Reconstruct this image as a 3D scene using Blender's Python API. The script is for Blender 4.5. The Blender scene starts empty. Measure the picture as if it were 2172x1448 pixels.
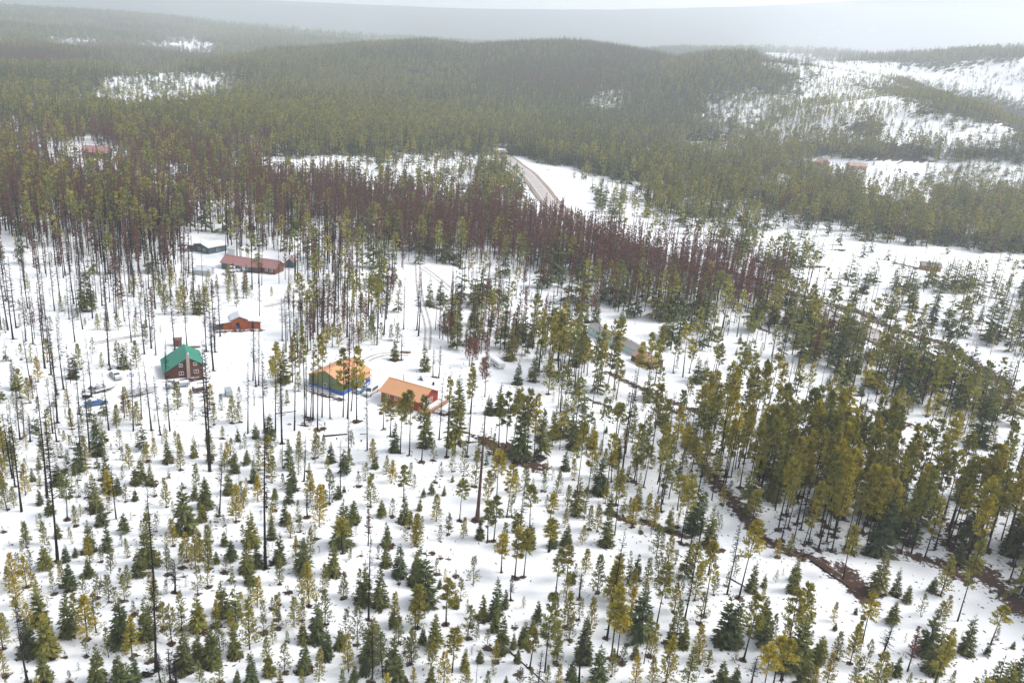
import bpy, math, random
import numpy as np
from mathutils import Vector

random.seed(7)
RNG = np.random.default_rng(11)
scn = bpy.context.scene
COL = scn.collection

# ------------------------------------------------------------------ camera
PW, PH = 2172.0, 1448.0          # photograph size used when reading positions off it
F = 1800.0                       # focal length in photograph pixels
PITCH, ROLL, CAMZ = math.radians(19.27), math.radians(4.7), 88.0
_f = np.array([0, math.cos(PITCH), -math.sin(PITCH)])
_r0 = np.array([1.0, 0, 0]); _u0 = np.cross(_r0, _f)
_r = _r0*math.cos(ROLL) + _u0*math.sin(ROLL)
_u = -_r0*math.sin(ROLL) + _u0*math.cos(ROLL)
cam_d = bpy.data.cameras.new('camera')
cam = bpy.data.objects.new('camera', cam_d); COL.objects.link(cam)
cam_d.sensor_fit = 'HORIZONTAL'; cam_d.sensor_width = 36.0
cam_d.lens = 36.0*F/PW
cam_d.clip_start = 1.0; cam_d.clip_end = 40000.0
from mathutils import Matrix
cam.matrix_world = Matrix(((_r[0], _u[0], -_f[0], 0), (_r[1], _u[1], -_f[1], 0), (_r[2], _u[2], -_f[2], CAMZ), (0, 0, 0, 1)))
scn.camera = cam

# ------------------------------------------------------------------ sky, sun, exposure
SUN_EL, SUN_AZ = math.radians(48), math.radians(82)   # azimuth clockwise from +Y
world = bpy.data.worlds.new('World'); scn.world = world; world.use_nodes = True
wn, wl = world.node_tree.nodes, world.node_tree.links
bg = wn['Background']
sky = wn.new('ShaderNodeTexSky'); sky.sky_type = 'NISHITA'; sky.sun_disc = False
sky.sun_elevation = SUN_EL; sky.sun_rotation = SUN_AZ; sky.air_density = 1.2; sky.dust_density = 1.8
hs = wn.new('ShaderNodeHueSaturation'); hs.inputs['Saturation'].default_value = 0.30
wl.new(sky.outputs[0], hs.inputs['Color']); 
wtc = wn.new('ShaderNodeTexCoord'); wmp = wn.new('ShaderNodeMapping'); wmp.inputs['Scale'].default_value = (3.0, 3.0, 16.0)
wns = wn.new('ShaderNodeTexNoise'); wns.inputs['Scale'].default_value = 1.6; wns.inputs['Detail'].default_value = 6; wns.inputs['Roughness'].default_value = 0.6
wmr = wn.new('ShaderNodeMapRange'); wmr.inputs['From Min'].default_value = 0.3; wmr.inputs['From Max'].default_value = 0.7; wmr.inputs['To Min'].default_value = 0.76; wmr.inputs['To Max'].default_value = 1.26
wmx = wn.new('ShaderNodeMix'); wmx.data_type = 'RGBA'; wmx.blend_type = 'MULTIPLY'; wmx.inputs['Factor'].default_value = 1.0
wl.new(wtc.outputs['Generated'], wmp.inputs[0]); wl.new(wmp.outputs[0], wns.inputs['Vector']); wl.new(wns.outputs['Fac'], wmr.inputs['Value'])
wl.new(hs.outputs[0], wmx.inputs['A']); wl.new(wmr.outputs[0], wmx.inputs['B']); wl.new(wmx.outputs['Result'], bg.inputs['Color'])   # broken cloud cover
bg.inputs['Strength'].default_value = 0.125
sd = bpy.data.lights.new('sun', 'SUN'); sd.energy = 1.5; sd.angle = math.radians(22); sd.color = (1.0, 0.965, 0.92)
sun = bpy.data.objects.new('sun', sd); COL.objects.link(sun)
_sd = Vector((math.sin(SUN_AZ)*math.cos(SUN_EL), math.cos(SUN_AZ)*math.cos(SUN_EL), math.sin(SUN_EL)))
sun.rotation_euler = _sd.to_track_quat('Z', 'Y').to_euler(); sun.location = (0, 0, 200)
scn.view_settings.view_transform = 'Standard'; scn.view_settings.look = 'None'
scn.view_settings.gamma = 1.0; scn.view_settings.exposure = 1.2
scn.render.engine = 'CYCLES'
cy = scn.cycles
cy.max_bounces = 7; cy.diffuse_bounces = 3; cy.glossy_bounces = 2; cy.transmission_bounces = 2
cy.volume_bounces = 4; cy.transparent_max_bounces = 4
cy.caustics_reflective = False; cy.caustics_refractive = False
cy.use_denoising = True
cy.use_adaptive_sampling = True; cy.adaptive_threshold = 0.02

# ------------------------------------------------------------------ terrain height
def proj(p):
    v = np.asarray(p, float) - np.array([0, 0, CAMZ]); w = v@_f
    return PW/2 + F*(v@_r)/w, PH/2 - F*(v@_u)/w
def rays(px, py):
    px = np.atleast_1d(np.asarray(px, float)); py = np.atleast_1d(np.asarray(py, float))
    d = _f + np.outer((px-PW/2)/F, _r) + np.outer((PH/2-py)/F, _u)
    return d/np.linalg.norm(d, axis=1)[:, None]
def at_dist(px, py, dist):       # point seen at a pixel at a horizontal distance
    d = rays([px], [py])[0]; t = dist/math.hypot(d[0], d[1])
    return np.array([0, 0, CAMZ]) + d*t
def ridge(pts, drop):            # pixel skyline -> x, y, z arrays sorted by x
    a = np.array([at_dist(*p) for p in pts]); a[:, 2] -= drop
    return a[np.argsort(a[:, 0])]
RIDGES = [  # (skyline points px,py,distance ; tree height ; front width ; back width)
    (ridge([(430,150,1750),(500,128,1780),(560,104,1800),(640,95,1850),(760,88,1900),(900,80,1900),(1000,92,1900),(1100,85,1900),(1200,82,1900),(1300,91,1850),(1380,106,1800),(1450,128,1750),(1560,170,1700)], 17), 800, 900),
    (ridge([(1330,190,1450),(1400,135,1500),(1480,112,1500),(1600,106,1500),(1720,116,1480),(1850,134,1450),(1960,180,1400)], 17), 560, 500),
    (ridge([(1380,150,2150),(1500,128,2150),(1600,119,2100),(1700,115,2050),(1850,110,2000),(2000,103,1950),(2100,96,1900),(2172,94,1900),(2400,90,1900),(2700,110,1900)], 17), 700, 800),
    (ridge([(1560,290,1000),(1650,250,1050),(1750,205,1080),(1900,182,1100),(2000,190,1100),(2172,246,1050),(2350,310,1000)], 12), 360, 260),
    (ridge([(800,110,3200),(1000,108,3200),(1200,106,3200),(1350,104,3200),(1450,101,3200),(1600,98,3200),(1800,106,3200),(2000,140,3200)], 17), 700, 900),
    (ridge([(-600,-40,4300),(-200,0,4300),(0,16,4300),(200,26,4300),(400,41,4300),(600,58,4300),(860,80,4300),(1100,97,4300),(1500,135,4300)], 16), 2000, 2200),
    (ridge([(-300,60,2700),(0,52,2700),(200,62,2700),(330,80,2700),(460,105,2700),(560,150,2700)], 16), 700, 600),
    (ridge([(-900,-60,8200),(-200,-25,8200),(300,-8,8200),(700,8,8200),(1000,20,8200),(1300,22,8200),(1600,14,8200),(1850,0,8200),(2172,-25,8200),(2900,-60,8200)], 0), 3000, 3000),
]
def sm(t):
    t = np.clip(t, 0, 1); return t*t*(3-2*t)
def height(x, y):
    x = np.asarray(x, float); y = np.asarray(y, float)
    z = 0.45*np.sin(x/23+1.3)*np.cos(y/31) + 0.35*np.sin(x/11.3-y/17.1) + 0.16*np.sin(x/4.9+y/6.3)*np.cos(y/5.7-x/9.1)
    far = np.clip((y-600)/900, 0, 1)
    z = z + far*(7*np.sin(x/190+0.6)*np.cos(y/240) + 4*np.sin(x/83-y/110) + 2*np.sin(x/37+y/51))
    h = np.zeros_like(z)
    for k, (R, wf, wb) in enumerate(RIDGES):
        yr = np.interp(x, R[:, 0], R[:, 1]); zr = np.maximum(np.interp(x, R[:, 0], R[:, 2]), 0)
        lo, hi = R[0, 0], R[-1, 0]; m = 0.25*(hi-lo)
        zr = zr*sm((x-(lo-m))/m)*sm(((hi+m)-x)/m)
        p = np.where(y < yr, sm(1-(yr-y)/wf)**0.85, 0.25+0.75*sm(1-(y-yr)/wb))
        h = np.maximum(h, zr*p)
    # keep crests at their own height
    return z*np.clip(1-h/60, 0.25, 1) + h
_T = np.geomspace(85, 12000, 420)
def ground_at(px, py):           # first hit of the viewing ray with the terrain
    d = rays(px, py); n = len(d); out = np.zeros((n, 3))
    P = np.array([0, 0, CAMZ]) + d[:, None, :]*_T[None, :, None]
    below = P[..., 2] < height(P[..., 0], P[..., 1])
    i = np.where(below.any(1), below.argmax(1), len(_T)-1); i = np.maximum(i, 1)
    a, b = _T[i-1].copy(), _T[i].copy()
    for _ in range(18):
        m = 0.5*(a+b); q = np.array([0, 0, CAMZ]) + d*m[:, None]
        bl = q[:, 2] < height(q[:, 0], q[:, 1]); b = np.where(bl, m, b); a = np.where(bl, a, m)
    q = np.array([0, 0, CAMZ]) + d*b[:, None]; q[:, 2] = height(q[:, 0], q[:, 1])
    return q
def G(px, py): return ground_at([px], [py])[0]
def in_poly(x, y, poly):
    c = np.zeros(np.shape(x), bool); n = len(poly)
    for i in range(n):
        x1, y1 = poly[i]; x2, y2 = poly[(i+1) % n]
        if y1 == y2: continue
        c ^= ((y1 > y) != (y2 > y)) & (x < (x2-x1)*(y-y1)/(y2-y1)+x1)
    return c

# ------------------------------------------------------------------ materials
def new_mat(name):
    m = bpy.data.materials.new(name); m.use_nodes = True
    return m, m.node_tree.nodes, m.node_tree.links, m.node_tree.nodes['Principled BSDF']
def mat(name, c, rough=0.7, c2=None, scale=3.0, spec=0.3, metal=0.0, bump=0.0, stretch=(1, 1, 1)):
    m, n, l, b = new_mat(name)
    b.inputs['Roughness'].default_value = rough; b.inputs['Specular IOR Level'].default_value = spec; b.inputs['Metallic'].default_value = metal
    if c2 is None: c2 = tuple(v*0.72 for v in c)
    tc = n.new('ShaderNodeTexCoord'); mp = n.new('ShaderNodeMapping'); mp.inputs['Scale'].default_value = stretch
    ns = n.new('ShaderNodeTexNoise'); ns.inputs['Scale'].default_value = scale; ns.inputs['Detail'].default_value = 4
    l.new(tc.outputs['Object'], mp.inputs[0]); l.new(mp.outputs[0], ns.inputs['Vector'])
    cr = n.new('ShaderNodeMix'); cr.data_type = 'RGBA'
    cr.inputs['A'].default_value = (*c, 1); cr.inputs['B'].default_value = (*c2, 1)
    rp = n.new('ShaderNodeMapRange'); rp.inputs['From Min'].default_value = 0.35; rp.inputs['From Max'].default_value = 0.7
    l.new(ns.outputs['Fac'], rp.inputs['Value']); l.new(rp.outputs[0], cr.inputs['Factor']); l.new(cr.outputs['Result'], b.inputs['Base Color'])
    if bump:
        bp = n.new('ShaderNodeBump'); bp.inputs['Strength'].default_value = bump; bp.inputs['Distance'].default_value = 0.05
        l.new(ns.outputs['Fac'], bp.inputs['Height']); l.new(bp.outputs[0], b.inputs['Normal'])
    return m
def leaf_mat(name, cols, rough=0.85, trans=0.3):
    # colour differs from tree to tree (object random) and from twig to twig (attribute 'v')
    m, n, l, b = new_mat(name)
    b.inputs['Roughness'].default_value = rough; b.inputs['Specular IOR Level'].default_value = 0.12
    oi = n.new('ShaderNodeObjectInfo'); cr = n.new('ShaderNodeValToRGB')
    e = cr.color_ramp.elements
    for i, c in enumerate(cols):
        p = i/max(1, len(cols)-1)
        if i < 2: e[i].position = p; e[i].color = (*c, 1)
        else: e.new(p).color = (*c, 1)
    for i, c in enumerate(cols): e[i].position = i/max(1, len(cols)-1); e[i].color = (*c, 1)
    at = n.new('ShaderNodeAttribute'); at.attribute_name = 'v'
    mr = n.new('ShaderNodeMapRange'); mr.inputs['To Min'].default_value = 0.45; mr.inputs['To Max'].default_value = 1.5
    mx = n.new('ShaderNodeMix'); mx.data_type = 'RGBA'; mx.blend_type = 'MULTIPLY'; mx.inputs['Factor'].default_value = 1
    l.new(oi.outputs['Random'], cr.inputs[0]); l.new(at.outputs['Fac'], mr.inputs['Value'])
    l.new(cr.outputs[0], mx.inputs['A']); l.new(mr.outputs[0], mx.inputs['B'])
    if trans > 0:      # thin needles let some light through
        n.remove(b); df = n.new('ShaderNodeBsdfDiffuse'); tl = n.new('ShaderNodeBsdfTranslucent'); ms = n.new('ShaderNodeMixShader'); ms.inputs[0].default_value = trans
        l.new(mx.outputs['Result'], df.inputs['Color']); l.new(mx.outputs['Result'], tl.inputs['Color']); l.new(df.outputs[0], ms.inputs[1]); l.new(tl.outputs[0], ms.inputs[2]); l.new(ms.outputs[0], n['Material Output'].inputs['Surface'])
    else: l.new(mx.outputs['Result'], b.inputs['Base Color'])
    return m
M = {}
M['spruce'] = leaf_mat('spruce_needles', [(0.07, 0.09, 0.036), (0.105, 0.122, 0.04), (0.15, 0.152, 0.04), (0.08, 0.105, 0.052), (0.21, 0.195, 0.042), (0.1, 0.11, 0.04)])
M['pine'] = leaf_mat('pine_needles', [(0.19, 0.185, 0.04), (0.33, 0.28, 0.042), (0.15, 0.165, 0.048), (0.27, 0.24, 0.042), (0.4, 0.32, 0.04), (0.16, 0.15, 0.042)])
M['pinefar'] = leaf_mat('forest_pine_needles', [(0.18, 0.19, 0.055), (0.28, 0.255, 0.06), (0.14, 0.16, 0.06), (0.23, 0.22, 0.055), (0.33, 0.28, 0.055), (0.16, 0.16, 0.055)])
M['young'] = leaf_mat('young_pine_needles', [(0.25, 0.23, 0.05), (0.4, 0.31, 0.036), (0.2, 0.21, 0.065), (0.34, 0.28, 0.042), (0.18, 0.2, 0.07), (0.46, 0.34, 0.032)])
M['thin'] = leaf_mat('sparse_pine_needles', [(0.16, 0.165, 0.08), (0.21, 0.2, 0.07), (0.13, 0.145, 0.085), (0.25, 0.22, 0.06)])
M['larch'] = leaf_mat('larch_twigs', [(0.2, 0.1, 0.088), (0.24, 0.1, 0.08), (0.165, 0.098, 0.088), (0.26, 0.11, 0.075), (0.2, 0.13, 0.105)])
M['bush'] = leaf_mat('bare_bush_twigs', [(0.273, 0.098, 0.046), (0.221, 0.091, 0.072), (0.312, 0.130, 0.046), (0.182, 0.098, 0.065)])
M['deadtwig'] = leaf_mat('dead_branches', [(0.016, 0.013, 0.012), (0.03, 0.023, 0.02), (0.022, 0.016, 0.014)])
M['aspen'] = leaf_mat('aspen_twigs', [(0.26, 0.2, 0.16), (0.3, 0.22, 0.17)])
M['bark'] = leaf_mat('dark_bark', [(0.009, 0.0075, 0.007), (0.015, 0.011, 0.01), (0.026, 0.018, 0.015)], 0.95, 0.0)
M['larchbark'] = leaf_mat('brown_larch_bark', [(0.05, 0.028, 0.025), (0.035, 0.022, 0.02), (0.065, 0.036, 0.03)], 0.95, 0.0)
M['redbark'] = mat('red_brown_bark', (0.12, 0.055, 0.04), 0.95, (0.05, 0.028, 0.022), 2.0, stretch=(4, 4, 0.5))
M['palebark'] = mat('pale_aspen_bark', (0.5, 0.46, 0.4), 0.9, (0.25, 0.22, 0.2), 2.0)

# ------------------------------------------------------------------ object helpers
def mesh_obj(name, verts, faces, m, parent=None, smooth=False, mats=None, fmat=None, link=True):
    me = bpy.data.meshes.new(name); me.from_pydata([tuple(v) for v in verts], [], faces)
    for q in (mats or [m]): me.materials.append(q)
    if fmat is not None: me.polygons.foreach_set('material_index', np.asarray(fmat, np.int32))
    if smooth: me.polygons.foreach_set('use_smooth', np.ones(len(me.polygons), bool))
    me.update()
    o = bpy.data.objects.new(name, me)
    if link: COL.objects.link(o)
    if parent: o.parent = parent
    return o
def tag(o, label, cat, group=None, kind=None):
    o['label'] = label
    if cat: o['category'] = cat
    if group: o['group'] = group
    if kind: o['kind'] = kind
    return o
def empty(name, loc, yaw=0.0, scale=1.0):
    o = bpy.data.objects.new(name, None); COL.objects.link(o); o.location = loc; o.rotation_euler = (0, 0, yaw)
    o.scale = (scale,)*3; o.empty_display_size = 0.2
    return o
class MB:
    """collects shapes of one part"""
    def __init__(s): s.v, s.f = [], []
    def poly(s, pts, faces):
        b = len(s.v); s.v += [tuple(p) for p in pts]; s.f += [tuple(b+i for i in q) for q in faces]; return s
    def box(s, x0, x1, y0, y1, z0, z1):
        p = [(x, y, z) for z in (z0, z1) for y in (y0, y1) for x in (x0, x1)]
        return s.poly(p, [(0, 2, 3, 1), (4, 5, 7, 6), (0, 1, 5, 4), (2, 6, 7, 3), (0, 4, 6, 2), (1, 3, 7, 5)])
    def prism(s, prof, a0, a1, axis='y'):
        """profile of (u, z) extruded along an axis"""
        n = len(prof)
        mk = (lambda u, z, a: (u, a, z)) if axis == 'y' else (lambda u, z, a: (a, u, z))
        p = [mk(u, z, a0) for u, z in prof] + [mk(u, z, a1) for u, z in prof]
        return s.poly(p, [tuple(range(n))[::-1], tuple(range(n, 2*n))] + [(i, (i+1) % n, n+(i+1) % n, n+i) for i in range(n)])
    def tube(s, a, b, r0, r1=None, n=6):
        r1 = r0 if r1 is None else r1; a = Vector(a); b = Vector(b); d = (b-a).normalized()
        t = d.orthogonal().normalized(); w = d.cross(t)
        p = []
        for c, r in ((a, r0), (b, r1)):
            p += [c + t*(r*math.cos(2*math.pi*i/n)) + w*(r*math.sin(2*math.pi*i/n)) for i in range(n)]
        return s.poly(p, [tuple(range(n))[::-1], tuple(range(n, 2*n))] + [(i, (i+1) % n, n+(i+1) % n, n+i) for i in range(n)])
    def build(s, name, m, parent=None, smooth=False): return mesh_obj(name, s.v, s.f, m, parent, smooth)

# ------------------------------------------------------------------ terrain sheet
ROAD_PX = [(1052,318),(1072,334),(1092,348),(1115,366),(1138,392),(1160,424),(1190,452),(1236,481),(1300,508),(1400,548),(1540,592),(1640,626),(1740,662),(1830,704),(1950,758),(2050,802),(2172,862),(2330,945)]
ROAD = ground_at(*np.array(ROAD_PX).T)
FAR_ROAD = ground_at([430,452,466,480,492,500,508,520,540],[205,192,181,168,155,145,136,128,120])
BARE_LINES = [  # pixel polyline, half width (m)
    ([(1470,950),(1500,1000),(1560,1070),(1620,1145),(1700,1178),(1790,1205),(1840,1265)], 2.3),
    ([(1740,1195),(1800,1235),(1850,1280)], 2.0),
    ([(2010,1150),(2080,1215),(2172,1290),(2260,1340)], 3.6),
    ([(1900,1170),(1990,1190),(2050,1230)], 2.2),
    ([(1300,1090),(1340,1108)], 1.3), ([(1365,1105),(1400,1118)], 1.5), ([(1405,1122),(1460,1140)], 1.5), ([(1440,1150),(1470,1160)], 0.9), ([(1500,1160),(1530,1168)], 0.9),
    ([(975,912),(1010,926)], 0.9), ([(1025,934),(1050,946),(1085,950)], 2.6), ([(1065,962),(1100,975),(1140,990)], 3.0),
    ([(1290,790),(1340,815),(1400,842),(1480,872)], 1.6), ([(1230,842),(1290,862),(1310,880)], 1.2), ([(1410,862),(1450,880)],1.5),
    ([(1540,575),(1640,606),(1740,640),(1830,664),(1900,702),(2000,728),(2100,792),(2172,850),(2300,930)], 3.6),
    ([(1836,868),(1885,884)], 1.8), ([(1890,890),(1925,900)], 1.8), ([(2080,870),(2110,890)], 1.6), ([(1915,812),(1965,834)], 1.8),
    ([(1905,655),(1960,665)], 1.8), ([(1900,558),(1990,576)], 2.0), ([(1695,565),(1745,566)], 2.6), ([(1760,530),(1790,530)], 2.0),
    ([(918,652),(930,655)], 1.5), ([(775,593),(790,592)], 1.2), ([(825,592),(840,592)], 1.2), ([(1170,790),(1180,800)], 2.2), ([(960,560),(980,570)], 1.5),
    ([(1600,690),(1650,712)], 1.5), ([(1690,730),(1760,742)], 1.5), ([(920,875),(950,880)],0.8), ([(1545,640),(1600,655)],1.8),
    ([(360,812),(425,802)], 1.7), ([(662,832),(722,848)], 1.0), ([(462,704),(555,700)], 1.0),
]
BARE_POLYS = [
    ([(1440,830),(1600,850),(1800,960),(2000,1010),(2172,1060),(2400,1100),(2400,1400),(2172,1290),(2050,1230),(1900,1190),(1750,1180),(1650,1150),(1560,1080),(1480,980)], 0.36),
    ([(560,390),(760,410),(1000,440),(1280,510),(1450,530),(1620,590),(1720,650),(1600,670),(1350,620),(1150,560),(900,540),(640,480)], 0.30),
    ([(-200,240),(300,265),(700,262),(1000,290),(1040,320),(900,330),(600,320),(300,345),(0,360),(-200,360)], 0.42),
    ([(1120,320),(1500,300),(1700,330),(2172,370),(2500,400),(2500,560),(2172,535),(1700,500),(1400,470),(1250,380)], 0.36),
]
def seg_dist(x, y, a, b):
    dx, dy = b[0]-a[0], b[1]-a[1]; L = dx*dx+dy*dy
    t = np.clip(((x-a[0])*dx+(y-a[1])*dy)/L, 0, 1)
    return np.hypot(x-a[0]-t*dx, y-a[1]-t*dy)
def line_dist(x, y, pts):
    d = np.full(np.shape(x), 1e9)
    for i in range(len(pts)-1): d = np.minimum(d, seg_dist(x, y, pts[i], pts[i+1]))
    return d
MELT_SHADE_RINGS = []        # (x, y, r) melted-out rings round trunks, also painting in contact shade, filled by the tree placement

# ------------------------------------------------------------------ forest zones (read off the photograph, in ground terms)
# kinds: P pine, s spruce, p young pine, q sparse young pine, d dead, t larch, b bush ; trees per hectare, height range
ZONES = []
def zone(poly, **mix): ZONES.append((poly, mix))
zone([(-900,-300),(3200,-300),(3200,335),(-900,335)], P=(170,9,20), s=(190,9,23), t=(45,11,18), d=(16,12,20))          # far forest
zone([(-900,60),(520,60),(520,112),(-900,112)], P=(130,10,18), s=(200,10,20))
zone([(390,34),(600,52),(860,76),(870,98),(600,76),(380,52)], s=(6,8,14))
zone([(330,84),(450,80),(480,118),(470,146),(340,142)], s=(12,8,15))
zone([(100,86),(200,84),(210,110),(100,110)], s=(20,8,15))
zone([(-900,112),(330,112),(520,140),(520,152),(330,150),(-900,165)], t=(230,12,19), s=(200,10,20), P=(60,10,18))
zone([(250,150),(330,152),(440,158),(490,150),(515,190),(470,215),(500,240),(380,252),(250,245),(120,242),(30,234),(150,205)], s=(45,8,15), P=(40,8,15), p=(30,3,7))
zone([(100,262),(500,240),(760,260),(1000,290),(1040,320),(600,305),(300,275)], P=(330,12,20), s=(240,12,22))
zone([(-900,240),(200,250),(-900,275)], P=(330,12,20), s=(180,12,22))
# hill tops: green and brownish stands
zone([(620,100),(1000,105),(1010,200),(700,230),(560,160)], P=(300,9,17), s=(120,9,20))
zone([(1010,95),(1400,110),(1430,230),(1150,215),(1020,190)], t=(170,11,18), s=(230,10,21), P=(60,10,18))
zone([(1050,225),(1420,230),(1420,300),(1080,300)], s=(260,12,24), P=(110,12,20))
zone([(1400,150),(1720,140),(1760,240),(1500,290),(1380,240)], P=(200,10,19), s=(200,9,20), t=(40,10,17))
zone([(1240,195),(1330,190),(1330,245),(1230,240)], s=(70,9,17), P=(40,8,15))
zone([(1470,195),(1720,205),(1830,310),(1720,320),(1470,290)], P=(120,9,16), s=(95,9,17))
zone([(1590,106),(1740,112),(1730,160),(1600,158)], s=(60,8,15), d=(40,8,15))
# thinned snowy slopes on the right
zone([(1740,122),(1880,128),(2000,150),(2172,112),(2600,112),(2600,300),(2172,232),(1990,184),(1900,178),(1760,205),(1690,195)], s=(38,4,10), d=(40,5,11), p=(40,3,6))
zone([(1690,188),(1900,176),(1990,190),(1930,262),(1780,255)], s=(60,5,11), p=(60,3,7), P=(70,6,12))
zone([(1780,184),(1950,176),(2172,240),(2600,324),(2600,364),(2172,294),(2050,246),(1900,204)], P=(380,7,12), p=(120,4,8))
zone([(1880,248),(2100,262),(2172,282),(2172,318),(1980,312),(1850,296)], s=(70,8,15), P=(50,8,13))
zone([(1500,300),(2172,318),(2600,340),(2600,380),(2172,350),(1960,345),(1700,336),(1500,318)], P=(260,10,19), s=(200,10,21), t=(60,10,17))
# openings and belts at middle distance
zone([(1690,345),(1860,352),(2030,372),(2060,405),(1900,402),(1690,388)], s=(12,4,9), p=(20,3,6))
zone([(1960,352),(2172,360),(2500,390),(2500,440),(2172,420),(1960,395)], P=(90,8,15), s=(60,8,15))
zone([(1270,408),(1500,385),(1750,392),(2172,420),(2500,440),(2500,575),(2172,545),(1900,520),(1650,492),(1400,470),(1290,450)], P=(210,11,19), s=(210,10,20), t=(90,11,18))
zone([(1100,315),(1500,300),(1700,336),(1720,372),(1500,380),(1290,402),(1230,372),(1130,335)], P=(150,11,20), s=(260,10,23), t=(50,10,18))
zone([(1300,316),(1560,306),(1560,336),(1300,342)], P=(90,9,15), s=(60,9,16))
zone([(1190,380),(1230,362),(1330,395),(1450,480),(1300,500),(1240,450)], P=(45,9,15), s=(60,8,15), p=(80,3,7))
zone([(1300,450),(1480,465),(1640,500),(1560,512),(1330,495)], P=(80,10,17), s=(50,10,18), p=(40,3,7))
zone([(1800,405),(2000,415),(1980,450),(1800,438)], P=(90,11,16))
zone([(1500,430),(1640,440),(1620,470),(1490,458)], P=(100,11,16), s=(30,10,16))
zone([(640,338),(1040,335),(1060,400),(1000,440),(700,410),(560,378)], P=(34,9,16), s=(44,8,18), p=(40,3,7), t=(20,9,15))
zone([(480,338),(700,345),(700,385),(470,392)], s=(22,8,15), t=(34,10,16))
zone([(1000,345),(1060,350),(1100,400),(1150,470),(1060,462),(1000,425)], s=(170,11,20), P=(90,11,18), b=(80,5,9))
zone([(-900,262),(640,305),(560,385),(640,425),(-900,405)], t=(380,12,20), P=(110,12,20), s=(60,12,22))
zone([(-900,338),(120,348),(260,362),(200,380),(-900,375)], t=(50,10,17), s=(20,10,17))
zone([(-900,400),(640,420),(760,440),(700,520),(-900,505)], t=(300,14,22), P=(130,14,21), d=(190,15,22), s=(40,12,20))
zone([(-900,495),(640,505),(760,560),(760,640),(400,610),(-900,640)], d=(330,15,24), t=(240,12,20), P=(90,14,20), s=(26,8,18), p=(40,3,6), q=(30,2,5))
zone([(390,505),(640,540),(660,592),(380,605)], d=(150,15,23), P=(30,14,20), t=(50,12,18), p=(30,3,6))
zone([(560,390),(760,415),(1000,445),(1060,462),(1280,515),(1450,535),(1620,588),(1720,648),(1620,672),(1350,642),(1150,580),(900,550),(640,490)], t=(640,12,20), s=(70,11,20), P=(80,12,19), d=(60,14,20))
zone([(1000,445),(1280,515),(1450,535),(1620,588),(1720,648),(1620,672),(1400,640),(1200,560)], t=(860,12,19), s=(40,11,18), P=(40,12,18))
zone([(700,505),(900,550),(1150,580),(1350,642),(1560,670),(1500,705),(1300,660),(1180,645),(960,605),(760,575)], t=(210,13,19), s=(130,9,18), P=(90,12,18), d=(70,13,20), p=(40,3,7))
zone([(1480,515),(1600,525),(1700,565),(1740,635),(1620,592),(1480,545)], s=(150,10,17), P=(140,10,17), d=(90,11,16))
zone([(1650,505),(1900,530),(2172,555),(2500,595),(2500,640),(2172,615),(1800,605),(1700,565)], s=(26,6,12), d=(30,8,14), q=(16,2,5))
zone([(1740,605),(2172,605),(2500,635),(2500,800),(2172,760),(1900,690),(1760,645)], d=(110,11,17), s=(130,9,17), q=(40,3,7), P=(20,11,16))
zone([(1600,665),(1740,655),(1900,710),(2100,795),(2300,885),(2300,960),(2000,900),(1800,815),(1620,750)], s=(190,10,18), P=(110,12,18), d=(90,11,17), b=(110,4,7), t=(60,9,14))
zone([(1300,660),(1600,690),(1700,760),(1900,850),(2172,940),(2400,980),(2400,1060),(2172,1050),(1850,940),(1620,840),(1450,800),(1350,740)], s=(75,9,17), P=(90,12,18), d=(40,12,18), p=(70,3,7), q=(50,2,5))
zone([(1440,830),(1600,850),(1800,950),(2000,1010),(2172,1050),(2400,1090),(2400,1400),(2172,1280),(2050,1225),(1900,1185),(1760,1170),(1650,1145),(1560,1075),(1480,975)], P=(520,13,20), s=(110,8,16), d=(90,12,18), p=(60,3,6))
zone([(1150,755),(1290,768),(1400,810),(1480,880),(1420,895),(1290,845),(1150,800)], P=(330,14,19), s=(130,8,14), p=(50,3,6))
zone([(760,575),(960,605),(1200,645),(1330,690),(1300,760),(1150,755),(1000,800),(960,740),(920,700),(860,740),(770,690)], s=(95,8,16), t=(130,10,16), d=(90,13,20), P=(45,11,17), p=(90,3,7), b=(60,4,7), q=(60,2,5))
zone([(600,600),(800,620),(860,700),(770,760),(640,790),(560,700)], d=(160,13,21), t=(160,8,16), P=(45,13,18), p=(120,3,7), q=(140,2,5))
zone([(230,600),(380,590),(520,585),(520,640),(380,660),(230,655)], p=(150,4,8), t=(100,6,11), q=(90,3,6), d=(90,17,22))
zone([(-900,640),(230,600),(430,700),(330,740),(-900,760)], d=(120,16,24), p=(100,2,6), t=(40,8,13), q=(120,1.5,5), s=(20,4,9))
zone([(-900,760),(330,740),(360,880),(-900,900)], d=(60,18,25), p=(150,2,7), q=(170,1.5,5), s=(50,4,9), t=(12,8,13))
zone([(-900,880),(400,850),(640,850),(650,930),(-900,960)], d=(20,18,24), p=(270,1.8,6.5), q=(300,1.0,4.8), s=(75,2,7))
zone([(330,800),(640,790),(640,900),(330,900)], p=(270,2.0,7), q=(240,1.5,5), s=(50,3,8), d=(24,17,22))
zone([(-900,950),(900,900),(1300,900),(1320,1130),(1180,1448),(1180,1800),(-900,1800)], p=(290,1.6,6.5), q=(420,0.9,4.2), s=(120,1.5,7), d=(14,6,13))
zone([(640,850),(960,860),(960,950),(640,930)], q=(14,0.8,2))
zone([(1180,850),(1440,850),(1560,1090),(1500,1180),(1200,1130)], P=(120,8,16), s=(90,3,9), p=(150,2,6), d=(45,10,16), q=(170,1.2,4))
zone([(1260,1120),(1480,1130),(1500,1300),(1400,1800),(1180,1800),(1200,1400)], p=(260,2.5,8), s=(80,4,9), P=(60,8,15), q=(170,1.5,4), d=(20,9,14))
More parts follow.
